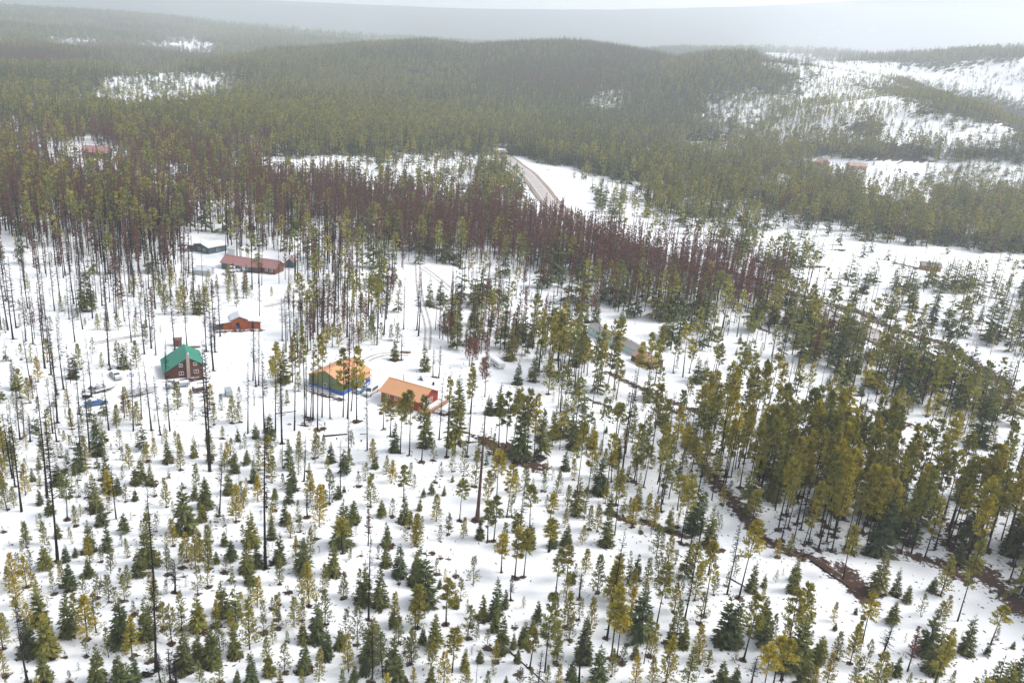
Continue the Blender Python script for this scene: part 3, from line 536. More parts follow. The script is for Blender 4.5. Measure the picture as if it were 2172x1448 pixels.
# ------------------------------------------------------------------ trees read off the photograph one by one
# blocks: origin x, y and enlargement of the view they were read from; entries: kind  base-x  base-y  top-y
HAND = [
(0, 1140, 4.702, """s455,300,70 s655,235,60 s755,190,90 s890,130,-150 s1075,120,-120 s885,385,200 q185,350,140 q310,355,120 q510,385,260 p630,480,230 s700,510,250 q1105,355,120 p1275,190,10
s1385,380,130 s1480,265,-100 d1535,430,-560 d1555,1320,90 q1590,215,150 q1670,365,70 d1745,545,190 p95,540,290 p170,690,400 d275,1440,650 p365,640,360 s400,850,480 s480,1180,760 s450,1440,1120
s690,960,520 p760,880,560 p870,1010,580 q960,930,560 q830,640,360 q970,600,330 q1085,640,360 q1160,700,480 p1240,620,370 s1215,1060,590 p1320,1180,800 s1460,990,560 p1560,700,420 q1655,560,420
q1830,385,345 p1820,290,60 p1950,290,-30 q2085,300,60 q1975,560,280 s1980,920,560 p1810,790,540 q1715,1050,660 p1630,900,640 q1085,1190,890 s970,1440,1050 s1190,1420,1160 s1345,1430,1170 s1835,1330,920
s1970,1210,950 s2110,1260,900 p1990,1420,1230 d1600,1440,1150 d1700,1430,1100 d1755,1440,1190 p30,1100,740 p40,1380,1130 s290,1160,780 q650,1190,1120 d575,235,-1270 p60,1480,1400 s390,1500,1400"""),
(430, 1140, 4.702, """p55,305,0 s140,255,130 s290,220,20 s440,340,-60 s540,280,40 d625,295,-1230 s760,250,-60 p765,460,190 q850,545,470 s1000,340,0 p930,240,20 p1060,680,240 p985,560,340 p1220,520,260 s1300,360,20
P1395,150,-100 p1465,220,100 p1400,590,340 q1585,180,120 d1655,815,-20 s1830,270,0 s1960,375,60 s1605,640,240 q1560,600,320 s1770,700,270 s2130,460,140 q2070,460,370 q1945,460,390 s210,740,400 p160,760,540
p130,880,640 p480,580,400 p545,690,390 s470,450,180 p380,760,540 s320,1180,890 p290,960,740 p470,1110,610 q600,820,620 q690,710,590 p760,660,540 q760,900,700 p700,1060,840 p910,890,590 p990,820,610 s1000,1040,820
s1140,1020,590 p1220,860,520 s1240,1200,880 q1430,980,710 q1540,1060,700 p1455,1340,960 s1370,1100,900 s1670,1240,840 d1690,1440,790 q1800,1400,960 p1910,870,540 s1900,900,700 p1950,1040,770 s1890,1330,960
s1950,1440,1150 p2120,890,480 p2080,1250,900 s80,1260,900 p170,1440,1200 s490,1440,1130 s660,1370,1150 q820,1340,1050 p770,1440,1310 s1020,1310,1030 p1160,1430,1120 p990,1490,1310 p1390,1470,1310 s1510,1460,1270
s1620,1360,1130 s340,1450,1310 p2100,1450,1290 p1850,1500,1360"""),
(860, 1140, 4.702, """p100,80,-120 s190,660,130 s100,330,140 q310,360,200 q500,380,310 q675,465,180 q280,150,120 q355,200,180 q430,210,190 p120,890,460 q45,460,380 s340,500,400 P405,870,410 q545,620,400 s500,690,520
s290,1100,760 s170,1050,880 q615,1000,680 q710,1020,850 s770,800,560 s900,800,390 s890,930,680 s955,1130,760 s990,700,500 s1075,1100,940 s1180,1060,820 q1090,890,840 s740,1240,1110 p890,1240,1030 q810,1090,910
s1115,1240,1100 q1130,1355,1310 P465,1340,900 s590,1320,1090 p380,1470,1140 q40,1240,950 p255,1300,1040 s250,1500,1280 p600,1500,1250 s1310,840,620 P1390,1340,580 q1490,820,600 s1265,940,810 p1510,1250,980
P1240,1290,1050 q1630,1020,770 q1730,810,590 s1770,1230,790 d1730,1440,770 p1410,1450,1270 p1520,1450,1260 s1650,1450,1220 s1920,1450,1050 P2050,1190,680 P2110,1190,720 P1500,550,120 P1610,420,90 s1660,460,330
q1690,380,250 p1790,360,110 p1910,550,180 p2040,640,250 p2080,600,170 d2010,1000,-60 P955,340,-40 P1090,400,-100 P1180,390,-80 d1050,620,440 d1735,600,390 s1600,80,-50 P1430,140,-60 s1000,1470,1370"""),
(1290, 1140, 4.702, """s320,1000,430 P30,1200,500 p40,640,180 p110,700,450 p240,560,300 s280,400,150 p370,560,400 P480,880,260 q490,420,150 p575,470,290 q700,450,260 p655,740,460 d760,820,190 p860,620,270 p1050,560,330 q1180,480,340
d1185,560,-250 P1305,590,-150 q1250,380,170 s1425,530,220 s1550,490,350 p1540,600,470 s1840,540,190 s1160,1050,560 s1240,1050,580 q920,850,550 s1530,990,580 p1630,1020,760 s620,1060,770 s740,1080,830 p420,1180,870
p570,1460,990 p900,1230,890 s260,1200,1030 q140,1250,1060 p270,1460,1190 p430,1480,1190 p790,1480,1080 q1260,1240,1060 s1130,1470,1220 s1250,1480,1270 q1010,1190,1120 d1720,1420,910 s1880,1300,780 P1640,1500,1020
s1930,1480,1180 p2040,1500,1290 s2080,1250,980 d1430,1440,1210 p1680,190,10 p1800,170,-40 d820,100,-160 d1000,370,-30"""),
(1712, 1140, 4.702, """P360,400,-100 s690,540,120 s880,560,300 s990,640,470 s1240,540,370 p1330,570,190 P1500,830,20 p1390,770,570 P550,1040,560 p260,830,640 s275,920,840 s840,850,630 s480,760,690 s1180,1150,700 p1300,900,640
s1580,1150,770 q1130,770,560 P1830,1060,680 s1790,1170,1050 p1400,1180,900 d750,1170,870 q570,1300,1010 p430,1250,870 s120,1200,970 p290,1200,930 p200,1460,1150 p460,1480,1200 p40,1490,1280 t1000,1330,880
s880,1370,1170 p790,1430,1240 s1240,1320,880 p1000,1500,1350 p1260,1520,1370 s2060,1440,1130 q1850,1460,1220 s2050,1100,1020 p1430,1470,1320 p1960,620,520 s1500,260,40"""),
(0, 850, 4.702, """p40,600,200 s975,530,110 p1010,530,420 s800,690,340 s740,740,640 s1090,900,520 s1175,930,750 s960,1080,700 s1020,1230,1010 P670,1180,690 s575,830,610 p255,940,640 s330,800,660 s390,680,540 s400,1030,870
p140,1060,860 p70,1080,780 s500,1130,950 d215,1100,100 d150,850,0 d125,770,100 p760,1240,1050 q700,1370,1250 p450,1430,1200 s580,1360,1200 s1235,1310,1110 q220,1250,1190 q25,1305,1240 q1110,490,420 q1195,480,290
q1200,350,285 d895,505,-330 d820,690,-80 d1330,300,-420 d1510,290,-420 d1695,300,-500 d2095,700,-520 d1085,290,-300 d710,240,-360 d1410,170,-350 d1600,335,-250 d525,320,-250 d565,400,50 d300,400,120 d240,350,-50
d200,380,-150 s1410,820,560 s1510,830,600 p1470,600,430 p1540,560,370 p1290,680,430 s1350,830,650 s1680,610,380 p1800,680,420 s1935,560,330 p1750,430,300 s2100,620,460 p2080,450,280 p1660,1060,770 s1850,1300,800
s1780,1340,1160 s1880,1340,1230 s2060,1060,760 s2010,1200,1000 p1960,880,620 s1940,980,830 q2100,1310,1190 p1965,1440,1270 q1250,1000,820 s1350,990,870 q1540,940,850 q1090,1110,950 p640,400,290 q710,470,330
p590,330,270 q490,520,380 d470,960,-230 t1240,170,-40"""),
(430, 850, 4.702, """p115,230,30 p295,220,-50 p365,210,20 s660,380,120 p660,720,360 p690,810,550 s525,370,210 s350,400,260 p200,370,250 p80,610,300 s320,700,470 s440,630,480 p280,520,370 s510,800,540 s545,870,730 s260,920,660
p330,1200,830 p410,1070,870 s30,1060,750 s15,1190,1030 d70,700,-620 d165,1140,420 q210,1240,1130 s215,1440,1290 s490,1440,1080 q400,1400,1230 s690,1370,1130 s820,1230,980 s860,1010,760 s900,890,640 s720,970,860
p955,610,400 q880,630,460 q1110,570,380 q1150,570,340 s1280,610,390 p1240,670,540 s1410,730,480 d1460,580,160 d1375,940,370 d1010,800,340 d785,420,-250 p1070,1010,710 p1060,700,620 p1160,1250,840 q1120,1370,1230
p1210,1050,830 q1260,1020,680 s1350,970,820 s1410,910,840 q950,1190,1000 q970,1300,1130 d1045,1155,1030 s1390,1440,970 s1500,1210,980 q1620,790,620 p1670,1050,720 p1655,860,760 q1550,850,700 P2005,1000,650
p1830,720,550 q1890,700,580 s1715,670,510 s1785,1150,980 s2010,1200,910 q1890,1150,980 t1650,1440,1080 s1840,1440,1200 p2130,1440,1130 p2060,1260,1090 p930,1440,1340 s1010,1440,1350 q1215,270,210 s1910,500,190
P1800,280,-60 P1870,350,-20 P1970,520,-60 P2060,540,-80 d1640,490,-220 P725,325,-540 d790,415,-420 P915,295,-672 P1015,235,-640 d1030,160,-560 P1075,185,-560 d1100,190,-520 P1145,285,-680 P1190,165,-690 d1270,175,-420 P1400,160,-508 d1445,175,-700 d1480,100,-520 P1535,205,-527 d615,290,-500 d450,320,-420"""),
(860, 850, 4.702, """P160,610,-60 s200,450,60 q275,590,390 d335,380,-250 P410,555,-260 d430,470,-300 s490,520,-160 P630,410,-360 d610,550,150 q460,700,510 q580,740,480 q350,750,610 s465,805,730 s260,930,800 s385,940,840 s180,960,860
q300,810,740 P540,1190,780 p310,1200,930 s140,1090,960 q430,1330,1120 p100,1430,1130 p45,1270,1100 R715,1185,50 s850,130,-50 P930,450,-60 s1130,600,0 P1215,560,-120 P1280,600,-60 s1350,560,60 P1060,500,-120 P1000,470,-80
P1170,590,-40 q690,850,500 p820,1000,700 P910,1000,500 P1010,1150,640 p1100,930,680 q1180,920,630 q1380,900,740 p1500,980,700 s1480,370,60 s1570,350,-50 s1665,470,100 s1750,370,0 s1860,470,180 P1820,900,300
s1930,920,540 s2090,600,340 P2110,380,20 s2000,320,240 s1590,680,470 p1680,780,580 s1700,1130,760 s2040,1120,890 P1240,1280,850 P1430,1240,960 s740,1370,1170 P820,1400,1000 P880,1390,950 p980,1450,1210 P1110,1460,1180
s1240,1460,1210 s1470,1450,1240 p1590,1250,1060 s1600,1430,1220 p1830,1280,1040 p1910,1300,1040 p1760,1430,1240 s2000,1430,1090 q1060,1150,930 d1150,1250,900"""),
(1290, 850, 4.702, """d125,850,-330 P80,330,20 s90,560,340 P30,800,520 d320,600,100 P350,860,450 P280,840,560 P430,540,-140 P465,270,-160 P515,570,0 s290,1070,830 p380,1200,930 P540,1020,640 d525,1100,700 P640,680,50 p750,1040,740
P690,1090,740 s850,1300,860 p940,1120,900 s1000,1440,1060 P690,350,-100 s600,1300,1040 P1420,1280,880 P1950,1430,980 s1380,1140,960 P740,620,250 P830,700,370 P1060,760,620 P1050,330,-40 P960,690,330 P1130,640,290"""),
(0, 570, 4.702, """d130,700,-150 d80,610,-160 d330,745,220 d440,745,150 d425,460,-120 d545,420,-180 d748,730,100 d690,500,0 d780,470,50 d825,600,100 d1055,490,50 d1140,440,-40 d1095,330,-140 d960,305,-180 d1310,725,160 t1240,525,-60
d1440,845,150 d1460,580,60 d1555,855,330 d1745,800,130 d1865,770,220 d2060,820,150 d2145,830,80 d2130,1010,350 s870,420,-20 t1190,400,0 p975,610,450 p1070,610,450 p1180,610,440 t1360,570,430 p850,570,490 q1450,750,560
q1520,720,580 q200,570,460 q275,550,400 q1180,980,720 s1240,990,740 p1360,980,720 s740,1090,830 p800,1000,750 s160,1200,880 p200,1280,1000 p380,1120,880 t330,1290,1080 d310,1170,600 d510,1050,420 d565,1250,450 d635,1200,480
d790,1440,830 d915,1280,670 d1100,1000,680 p1900,1350,1200 p1260,1430,1180 p2090,1390,1150 p1640,450,280 p1830,460,170 t2000,440,160 p1930,440,200 t2120,400,100 p2060,420,180 s1980,450,200 q1780,440,220 d1655,1080,690"""),
(430, 570, 2.909, """d20,505,200 d75,510,240 d65,625,260 d108,415,50 d350,295,70 d490,440,170 d545,480,130 d310,690,300 d328,720,370 d345,720,380 P630,790,330
d610,410,-50 d680,430,50 d710,410,0 d745,390,-50 d810,350,-100 d890,420,-50 d1075,470,50 d1105,300,0 d1132,310,60
d1240,370,40 s1185,560,430 d1225,560,390 p210,230,130 p270,180,80 s1040,70,0 t530,250,160 t560,290,120 t600,300,130 t640,280,140 b690,270,170 t720,290,120 p160,210,120 p530,200,90 p870,180,90 p1150,220,130
P760,520,370 P800,480,350 p840,480,340 t960,500,320 t930,490,310 p1040,440,290 t905,540,400 s500,700,480 p460,700,450 t250,180,90 p425,170,110 q300,180,100 d730,330,80 q1100,430,330 q1160,440,340 q1200,450,330 q1060,470,360 t555,700,420 t600,640,470"""),
(860, 570, 2.909, """d70,375,30 d80,415,0 s150,230,40 s215,220,70 s120,630,460 d205,670,470 d170,665,490 s325,890,650 P400,890,620 s425,350,180 s325,300,200 s640,560,330 s725,450,320 s610,410,230 s680,400,230 s690,710,560 s790,690,500
p880,770,540 s680,880,700 s1055,770,630 b270,460,260 b400,600,340 b480,680,540 b490,500,380 t490,790,430 p900,350,250 s520,190,90 t485,380,190 s530,350,220 s1170,330,160 d785,440,60 s510,890,770 s580,890,700
P960,620,400 P1000,640,400 P1040,660,410 P1080,690,430 P1120,660,440 P1160,720,430 P1200,720,470 P1240,750,420 P1285,740,450 P980,580,410 P1100,640,420 s1050,600,470 P1300,800,560 p290,480,370 t210,430,250 t230,440,260 t330,480,330 t370,520,380 b440,560,420
s770,480,350 t810,560,440 p840,570,400 s1000,330,190 t940,440,290 s720,380,250 t1075,350,260 s1115,330,230"""),
(1290, 570, 2.909, """s930,300,130 s1110,330,100 s1180,400,170 s1020,330,170 s1090,450,380 s1170,480,330 P240,620,400 P300,640,420 P400,640,440 P560,460,340 s545,700,530 P660,640,470 P840,650,520 s370,310,150 s75,360,230 p690,430,360 s810,460,390
s860,530,440 s240,820,700 P500,640,450 s590,680,540 P1160,780,560 P1200,640,540 s730,760,630 s790,530,480"""),
(1712, 570, 2.909, """s690,710,520 s790,690,440 s1200,770,550 s270,430,230 s80,450,280 s360,560,460 s190,640,480 s240,710,570 s650,240,20 a1020,470,280 a1130,530,370 s700,500,360 s490,480,390 s560,500,400 s430,560,430 s1120,860,740
s330,780,670 s130,740,640 P420,820,660 s540,880,740 p620,890,780 s930,860,740 P1080,790,680 P950,340,170 s770,340,150 s510,300,20 s350,150,0 s1060,340,220 s880,420,300 s600,400,350 d130,580,430 P500,740,480"""),
]
def solve_h(base, py_top):
    lo, hi = 0.5, 42.0
    for _ in range(24):
        m = 0.5*(lo+hi)
        if proj(base+np.array([0, 0, m]))[1] > py_top: lo = m
        else: hi = m
    return lo
hand = []
for ox, oy, sc, txt in HAND:
    for e in txt.split():
        k = e[0]; a, b, c = (float(v) for v in e[1:].split(',')); hand.append((k, ox+a/sc, oy+b/sc, oy+c/sc))
_hb = ground_at([h[1] for h in hand], [h[2] for h in hand])
TREES = []      # kind, x, y, z, height, px, py
CAPH = {'P': (7, 27), 's': (1.5, 22), 'p': (1.2, 12), 'q': (0.7, 9), 'd': (5, 32), 't': (6, 22), 'b': (3, 9), 'a': (6, 16), 'R': (10, 34)}
for (k, px, py, pt), b in zip(hand, _hb):
    h = min(max(solve_h(b, pt), CAPH[k][0]), CAPH[k][1]); TREES.append((k, b[0], b[1], b[2], h))
hx = np.array([t[1] for t in TREES]); hy = np.array([t[2] for t in TREES])
filler = scatter()
mass = {k: [] for k in ALL_KINDS}
count = {}
for t in TREES: count[t[0]] = count.get(t[0], 0)+1
cand = {k: [] for k in ALL_KINDS}
for k, A in filler.items():
    near = A[:, 1] < 420
    keep = np.ones(len(A), bool)
    idx = np.where(near)[0]
    if len(idx):
        d = np.min(np.hypot(A[idx, 0][:, None]-hx[None], A[idx, 1][:, None]-hy[None]), axis=1)
        keep[idx] = d > (1.6 if k in 'Pdt' else 2.0)
    A = A[keep]; px, py = proj(A[:, :3]); tx, ty = proj(A[:, :3]+np.array([0, 0, 1.0])*A[:, 3:4])
    size = np.hypot(px-tx, py-ty); inside = (px > 5) & (px < PW-5) & (ty > 0) & (ty < PH-25) & (py < PH+120)
    order = np.argsort(-np.where(inside, size, -1))
    room = max(0, 300-count.get(k, 0)); pick = [i for i in order[:room] if inside[i] and size[i] > 14]
    sel = np.zeros(len(A), bool); sel[pick] = True
    for i in pick: TREES.append((k, *A[i]))
    mass[k] = A[~sel]
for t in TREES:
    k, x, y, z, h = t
    if k in 'sP' and h > 4.5 and RNG.random() < 0.8: MELT_SHADE_RINGS.append((x, y, (0.85+0.1*h)*RNG.uniform(0.7, 1.15)*(1.0 if k == 's' else 0.45)))
    elif k in 'pqd' and RNG.random() < 0.85: MELT_SHADE_RINGS.append((x, y, RNG.uniform(0.45, 0.85)))  # slim stems: small melt ring plus painted contact shade
    elif k == 'R': MELT_SHADE_RINGS.append((x, y, 1.6))

# ------------------------------------------------------------------ the ground: one sheet out to the mountains
def build_ground():
    rows = [-60.0, 20.0, 60.0]; y = 74.0
    while y < 14000:
        rows.append(y); y += max(0.55, 0.0052*y)
    rows = np.array(rows); nc = 560
    u = np.linspace(-1, 1, nc); u = np.sign(u)*np.abs(u)**1.0
    hw = 70+0.80*np.maximum(rows, 0)+0.00003*np.maximum(rows, 0)**2*0
    X = u[None, :]*hw[:, None]; Y = np.repeat(rows[:, None], nc, 1); Z = height(X, Y)
    x, y, z = X.ravel(), Y.ravel(), Z.ravel()
    bare = np.zeros(len(x)); forest = np.zeros(len(x))
    px, py = proj(np.stack([x, y, z], 1)); front = y > 40
    for poly, val in BARE_POLYS: bare = np.where(front & in_poly(px, py, poly), np.maximum(bare, val), bare)
    # the dense far forest keeps little snow on its floor
    zi = np.full(len(x), -1)
    farm = front & (y > 420)
    jx, jy = jitter(x, y, px, py)
    for i, (poly, mix) in enumerate(ZONES): zi[in_poly(jx, jy, poly) & farm] = i
    dens = np.array([sum(v[0] for v in mix.values()) for _, mix in ZONES]+[0.0])
    forest = np.where(farm, np.clip((dens[zi]-150)/330, 0, 1)*np.clip((y-500)/500, 0, 1), 0)
    forest = np.where(y > 4500, 1, forest)
    near = (y > 70) & (y < 700)
    for pts, w in BARE_LINES:
        g = ground_at(*np.array(pts, float).T)
        xm, ym = g[:, 0], g[:, 1]; s = near & (x > xm.min()-3*w-3) & (x < xm.max()+3*w+3) & (y > ym.min()-3*w-3) & (y < ym.max()+3*w+3)
        if s.any():
            d = line_dist(x[s], y[s], [tuple(q[:2]) for q in g]); bare[s] = np.maximum(bare[s], np.clip(0.96-0.5*d/w, 0, 1))
    for wx, wy, wr in MELT_SHADE_RINGS:
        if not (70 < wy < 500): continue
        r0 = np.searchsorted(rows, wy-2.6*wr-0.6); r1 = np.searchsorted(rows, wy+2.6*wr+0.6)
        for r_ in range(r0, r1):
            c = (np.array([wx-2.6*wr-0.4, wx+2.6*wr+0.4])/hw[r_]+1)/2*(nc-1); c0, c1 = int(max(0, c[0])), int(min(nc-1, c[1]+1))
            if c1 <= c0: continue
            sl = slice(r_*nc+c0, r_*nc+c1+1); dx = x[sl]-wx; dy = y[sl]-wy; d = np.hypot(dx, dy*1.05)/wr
            bare[sl] = np.maximum(bare[sl], np.clip(1.25-0.75*d, 0, 0.95))  # bare melted earth, with shade at the trunk foot put into the colour
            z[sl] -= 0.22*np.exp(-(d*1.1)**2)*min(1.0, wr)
    n = len(rows); i = np.arange(n-1)[:, None]*nc+np.arange(nc-1)[None, :]; i = i.ravel()
    faces = np.stack([i, i+1, i+nc+1, i+nc], 1)
    me = bpy.data.meshes.new('ground'); me.vertices.add(len(x)); me.vertices.foreach_set('co', np.stack([x, y, z], 1).astype(np.float32).ravel())
    me.loops.add(faces.size); me.loops.foreach_set('vertex_index', faces.ravel().astype(np.int32))
    me.polygons.add(len(faces)); me.polygons.foreach_set('loop_start', np.arange(0, faces.size, 4, dtype=np.int32)); me.polygons.foreach_set('loop_total', np.full(len(faces), 4, np.int32))
    me.polygons.foreach_set('use_smooth', np.ones(len(faces), bool))
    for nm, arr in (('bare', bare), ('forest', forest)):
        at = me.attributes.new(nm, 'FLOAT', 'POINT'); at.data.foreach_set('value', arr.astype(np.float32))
    me.update(); me.validate()
    m, nd, l, b = new_mat('snow_and_forest_floor')
    b.inputs['Roughness'].default_value = 0.9; b.inputs['Specular IOR Level'].default_value = 0.1
    tc = nd.new('ShaderNodeTexCoord')
    def noise(scale, det=5, rough=0.6):
        q = nd.new('ShaderNodeTexNoise'); q.inputs['Scale'].default_value = scale; q.inputs['Detail'].default_value = det; q.inputs['Roughness'].default_value = rough
        l.new(tc.outputs['Object'], q.inputs['Vector']); return q
    def rng_(sock, a, c, d, e):
        q = nd.new('ShaderNodeMapRange'); q.inputs['From Min'].default_value = a; q.inputs['From Max'].default_value = c; q.inputs['To Min'].default_value = d; q.inputs['To Max'].default_value = e
        l.new(sock, q.inputs['Value']); return q.outputs[0]
    def math_(op, a, c):
        q = nd.new('ShaderNodeMath'); q.operation = op
        for j, v in enumerate((a, c)):
            if isinstance(v, float): q.inputs[j].default_value = v
            else: l.new(v, q.inputs[j])
        return q.outputs[0]
    def mixc(f, a, c):
        q = nd.new('ShaderNodeMix'); q.data_type = 'RGBA'; l.new(f, q.inputs['Factor'])
        for nm, v in (('A', a), ('B', c)):
            if isinstance(v, tuple): q.inputs[nm].default_value = (*v, 1)
            else: l.new(v, q.inputs[nm])
        return q.outputs['Result']
    ba = nd.new('ShaderNodeAttribute'); ba.attribute_name = 'bare'; fo = nd.new('ShaderNodeAttribute'); fo.attribute_name = 'forest'
    n1 = noise(0.9, 6, 0.7); n2 = noise(0.16, 5, 0.6); n3 = noise(0.012, 6, 0.62); n4 = noise(5.0, 3, 0.6); n5 = noise(0.05, 8, 0.7)
    snow = mixc(rng_(n2.outputs['Fac'], 0.3, 0.7, 0.0, 1.0), (0.70, 0.705, 0.715), (0.655, 0.665, 0.68))
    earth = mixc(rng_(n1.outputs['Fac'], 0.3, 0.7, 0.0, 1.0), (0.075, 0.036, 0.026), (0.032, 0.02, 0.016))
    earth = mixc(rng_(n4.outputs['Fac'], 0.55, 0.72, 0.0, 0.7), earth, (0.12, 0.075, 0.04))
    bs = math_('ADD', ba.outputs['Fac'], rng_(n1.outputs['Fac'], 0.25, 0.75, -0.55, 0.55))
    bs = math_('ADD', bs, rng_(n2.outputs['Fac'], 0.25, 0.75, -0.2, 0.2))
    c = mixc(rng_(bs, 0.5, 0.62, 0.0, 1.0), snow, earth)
    # twigs, stones and cones lying on the snow
    vo = nd.new('ShaderNodeTexVoronoi'); vo.inputs['Scale'].default_value = 0.33; vo.inputs['Randomness'].default_value = 1.0; l.new(tc.outputs['Object'], vo.inputs['Vector'])
    # far forest cover
    fm = math_('ADD', fo.outputs['Fac'], rng_(n3.outputs['Fac'], 0.3, 0.7, -0.5, 0.42)); fm = math_('ADD', fm, rng_(n5.outputs['Fac'], 0.3, 0.7, -0.2, 0.2))
    fcol = mixc(rng_(n5.outputs['Fac'], 0.35, 0.65, 0.0, 1.0), (0.035, 0.04, 0.026), (0.055, 0.05, 0.036))
    fcol = mixc(rng_(n3.outputs['Fac'], 0.4, 0.6, 0.0, 0.7), fcol, (0.05, 0.038, 0.034))
    c = mixc(rng_(fm, 0.42, 0.56, 0.0, 1.0), c, fcol)
    l.new(c, b.inputs['Base Color'])
    bp = nd.new('ShaderNodeBump'); bp.inputs['Strength'].default_value = 0.5; bp.inputs['Distance'].default_value = 0.25
    l.new(n1.outputs['Fac'], bp.inputs['Height']); l.new(bp.outputs[0], b.inputs['Normal'])
    me.materials.append(m)
    o = bpy.data.objects.new('snowy_ground', me); COL.objects.link(o)
    tag(o, 'snow covered forest floor with bare brown patches and hills behind', None, kind='structure')
build_ground()

def strip(name, pts, offs, m, lift, label, kind='structure', cat=None, step=4.0):
    """a ribbon laid over the ground along a polyline; offs = (left, right) from the centre line"""
    P = np.array([p[:2] for p in pts]); seg = np.r_[0, np.cumsum(np.hypot(*np.diff(P, axis=0).T))]
    s = np.arange(0, seg[-1], step)
    # smoothed centre line
    X = np.interp(s, seg, P[:, 0]); Y = np.interp(s, seg, P[:, 1])
    for _ in range(14):
        X[1:-1] = 0.25*X[:-2]+0.5*X[1:-1]+0.25*X[2:]; Y[1:-1] = 0.25*Y[:-2]+0.5*Y[1:-1]+0.25*Y[2:]
    tx, ty = np.gradient(X), np.gradient(Y); L = np.hypot(tx, ty); nx, ny = -ty/L, tx/L
    v = []
    for i in range(len(X)):
        zc = float(height(X[i], Y[i]))
        for o_ in offs:
            ax, ay = X[i]+nx[i]*o_, Y[i]+ny[i]*o_
            v.append((ax, ay, max(zc, float(height(ax, ay)))+lift))
    k = len(offs); f = [(i*k+j, i*k+j+1, (i+1)*k+j+1, (i+1)*k+j) for i in range(len(X)-1) for j in range(k-1)]
    o = mesh_obj(name, v, f, m, smooth=True); tag(o, label, cat, kind=kind); return o
M['road'] = mat('worn_asphalt', (0.37, 0.345, 0.335), 0.9, (0.31, 0.285, 0.275), 0.35)
M['gravel'] = mat('road_gravel', (0.26, 0.205, 0.17), 0.95, (0.2, 0.15, 0.12), 0.6)
M['line'] = mat('road_paint', (0.72, 0.70, 0.66), 0.8, (0.6, 0.58, 0.55), 1.0)
M['rut'] = mat('packed_snow_rut', (0.27, 0.24, 0.22), 0.9, (0.48, 0.47, 0.46), 0.8)
strip('gravel_verge', ROAD, (-6.4, -4, 0, 4, 7.2), M['gravel'], 0.45, 'brown gravel verge on both sides of the winding road')
strip('road', ROAD, (-4.0, 0, 4.0), M['road'], 0.56, 'pale worn asphalt road bending through the forest')
strip('road_line', ROAD, (-3.6, -3.3), M['line'], 0.60, 'white edge line along the near side of the road')
strip('road_line', ROAD, (3.3, 3.6), M['line'], 0.60, 'white edge line along the far side of the road')
strip('road', FAR_ROAD, (-5, 5), M['road'], 0.9, 'distant stretch of pale road in the valley gap')
def track(px, gauge=1.7):
    g = ground_at(*np.array(px, float).T)
    for s_ in (-1, 1): strip('tyre_track', g, (s_*gauge/2-0.34, s_*gauge/2+0.34), M['rut'], 0.07, 'worn tyre rut in the snow of the driveway', step=1.5)
track([(905,742),(908,715),(908,690),(902,668),(893,640),(888,600),(886,560)])
track([(893,566),(915,580),(940,600),(958,618)], 2.0)
track([(776,765),(790,755),(810,748),(835,748),(870,752)])
track([(610,640),(570,648),(555,652)], 1.2)
track([(200,728),(260,718),(320,706)], 1.3)

# twigs, cones, bark scraps and tufts of dead grass lying on the snow
def litter():
    n = 9000; A = []
    y = 95+RNG.random(n*3)**0.7*300; x = RNG.uniform(-1, 1, n*3)*(0.68*y+25); px, py = proj(np.stack([x, y, height(x, y)], 1))
    dens = np.where(in_poly(px, py, [(1250,1050),(1500,1000),(1700,1150),(1900,1180),(2300,1300),(2300,1600),(1500,1500),(1250,1200)]), 1.0, 0.22)
    tx = np.array([t[1] for t in TREES]); ty = np.array([t[2] for t in TREES])
    ok = np.where(RNG.random(len(x)) < dens)[0][:n]; x, y = x[ok], y[ok]
    # half of it lies near trees
    k = RNG.integers(0, len(tx), len(x)//2); x[:len(k)] = tx[k]+RNG.normal(0, 1.5, len(k)); y[:len(k)] = ty[k]+RNG.normal(0, 1.5, len(k))
    z = height(x, y); V, Fc = [], []
    for i in range(len(x)):
        b = len(V); c = np.array([x[i], y[i], z[i]+0.01]); a = RNG.uniform(0, 6.28); L = RNG.uniform(0.12, 0.5); w = RNG.uniform(0.05, 0.16); up = RNG.uniform(0.05, 0.22)
        d = np.array([math.cos(a), math.sin(a), 0])*L; sd_ = np.array([-math.sin(a), math.cos(a), 0])*w
        V += [c-d-sd_*0.3, c+d*0.2-sd_, c+d+sd_*0.4, c-d*0.1+sd_, c+np.array([0, 0, up])]
        Fc += [(b, b+1, b+4), (b+1, b+2, b+4), (b+2, b+3, b+4), (b+3, b, b+4)]
    o = mesh_obj('forest_litter', V, Fc, mat('bark_litter', (0.05, 0.03, 0.022), 0.95, (0.11, 0.07, 0.04), 0.7)); tag(o, 'scraps of bark, twigs and stones strewn over the snow', None, kind='stuff')
litter()

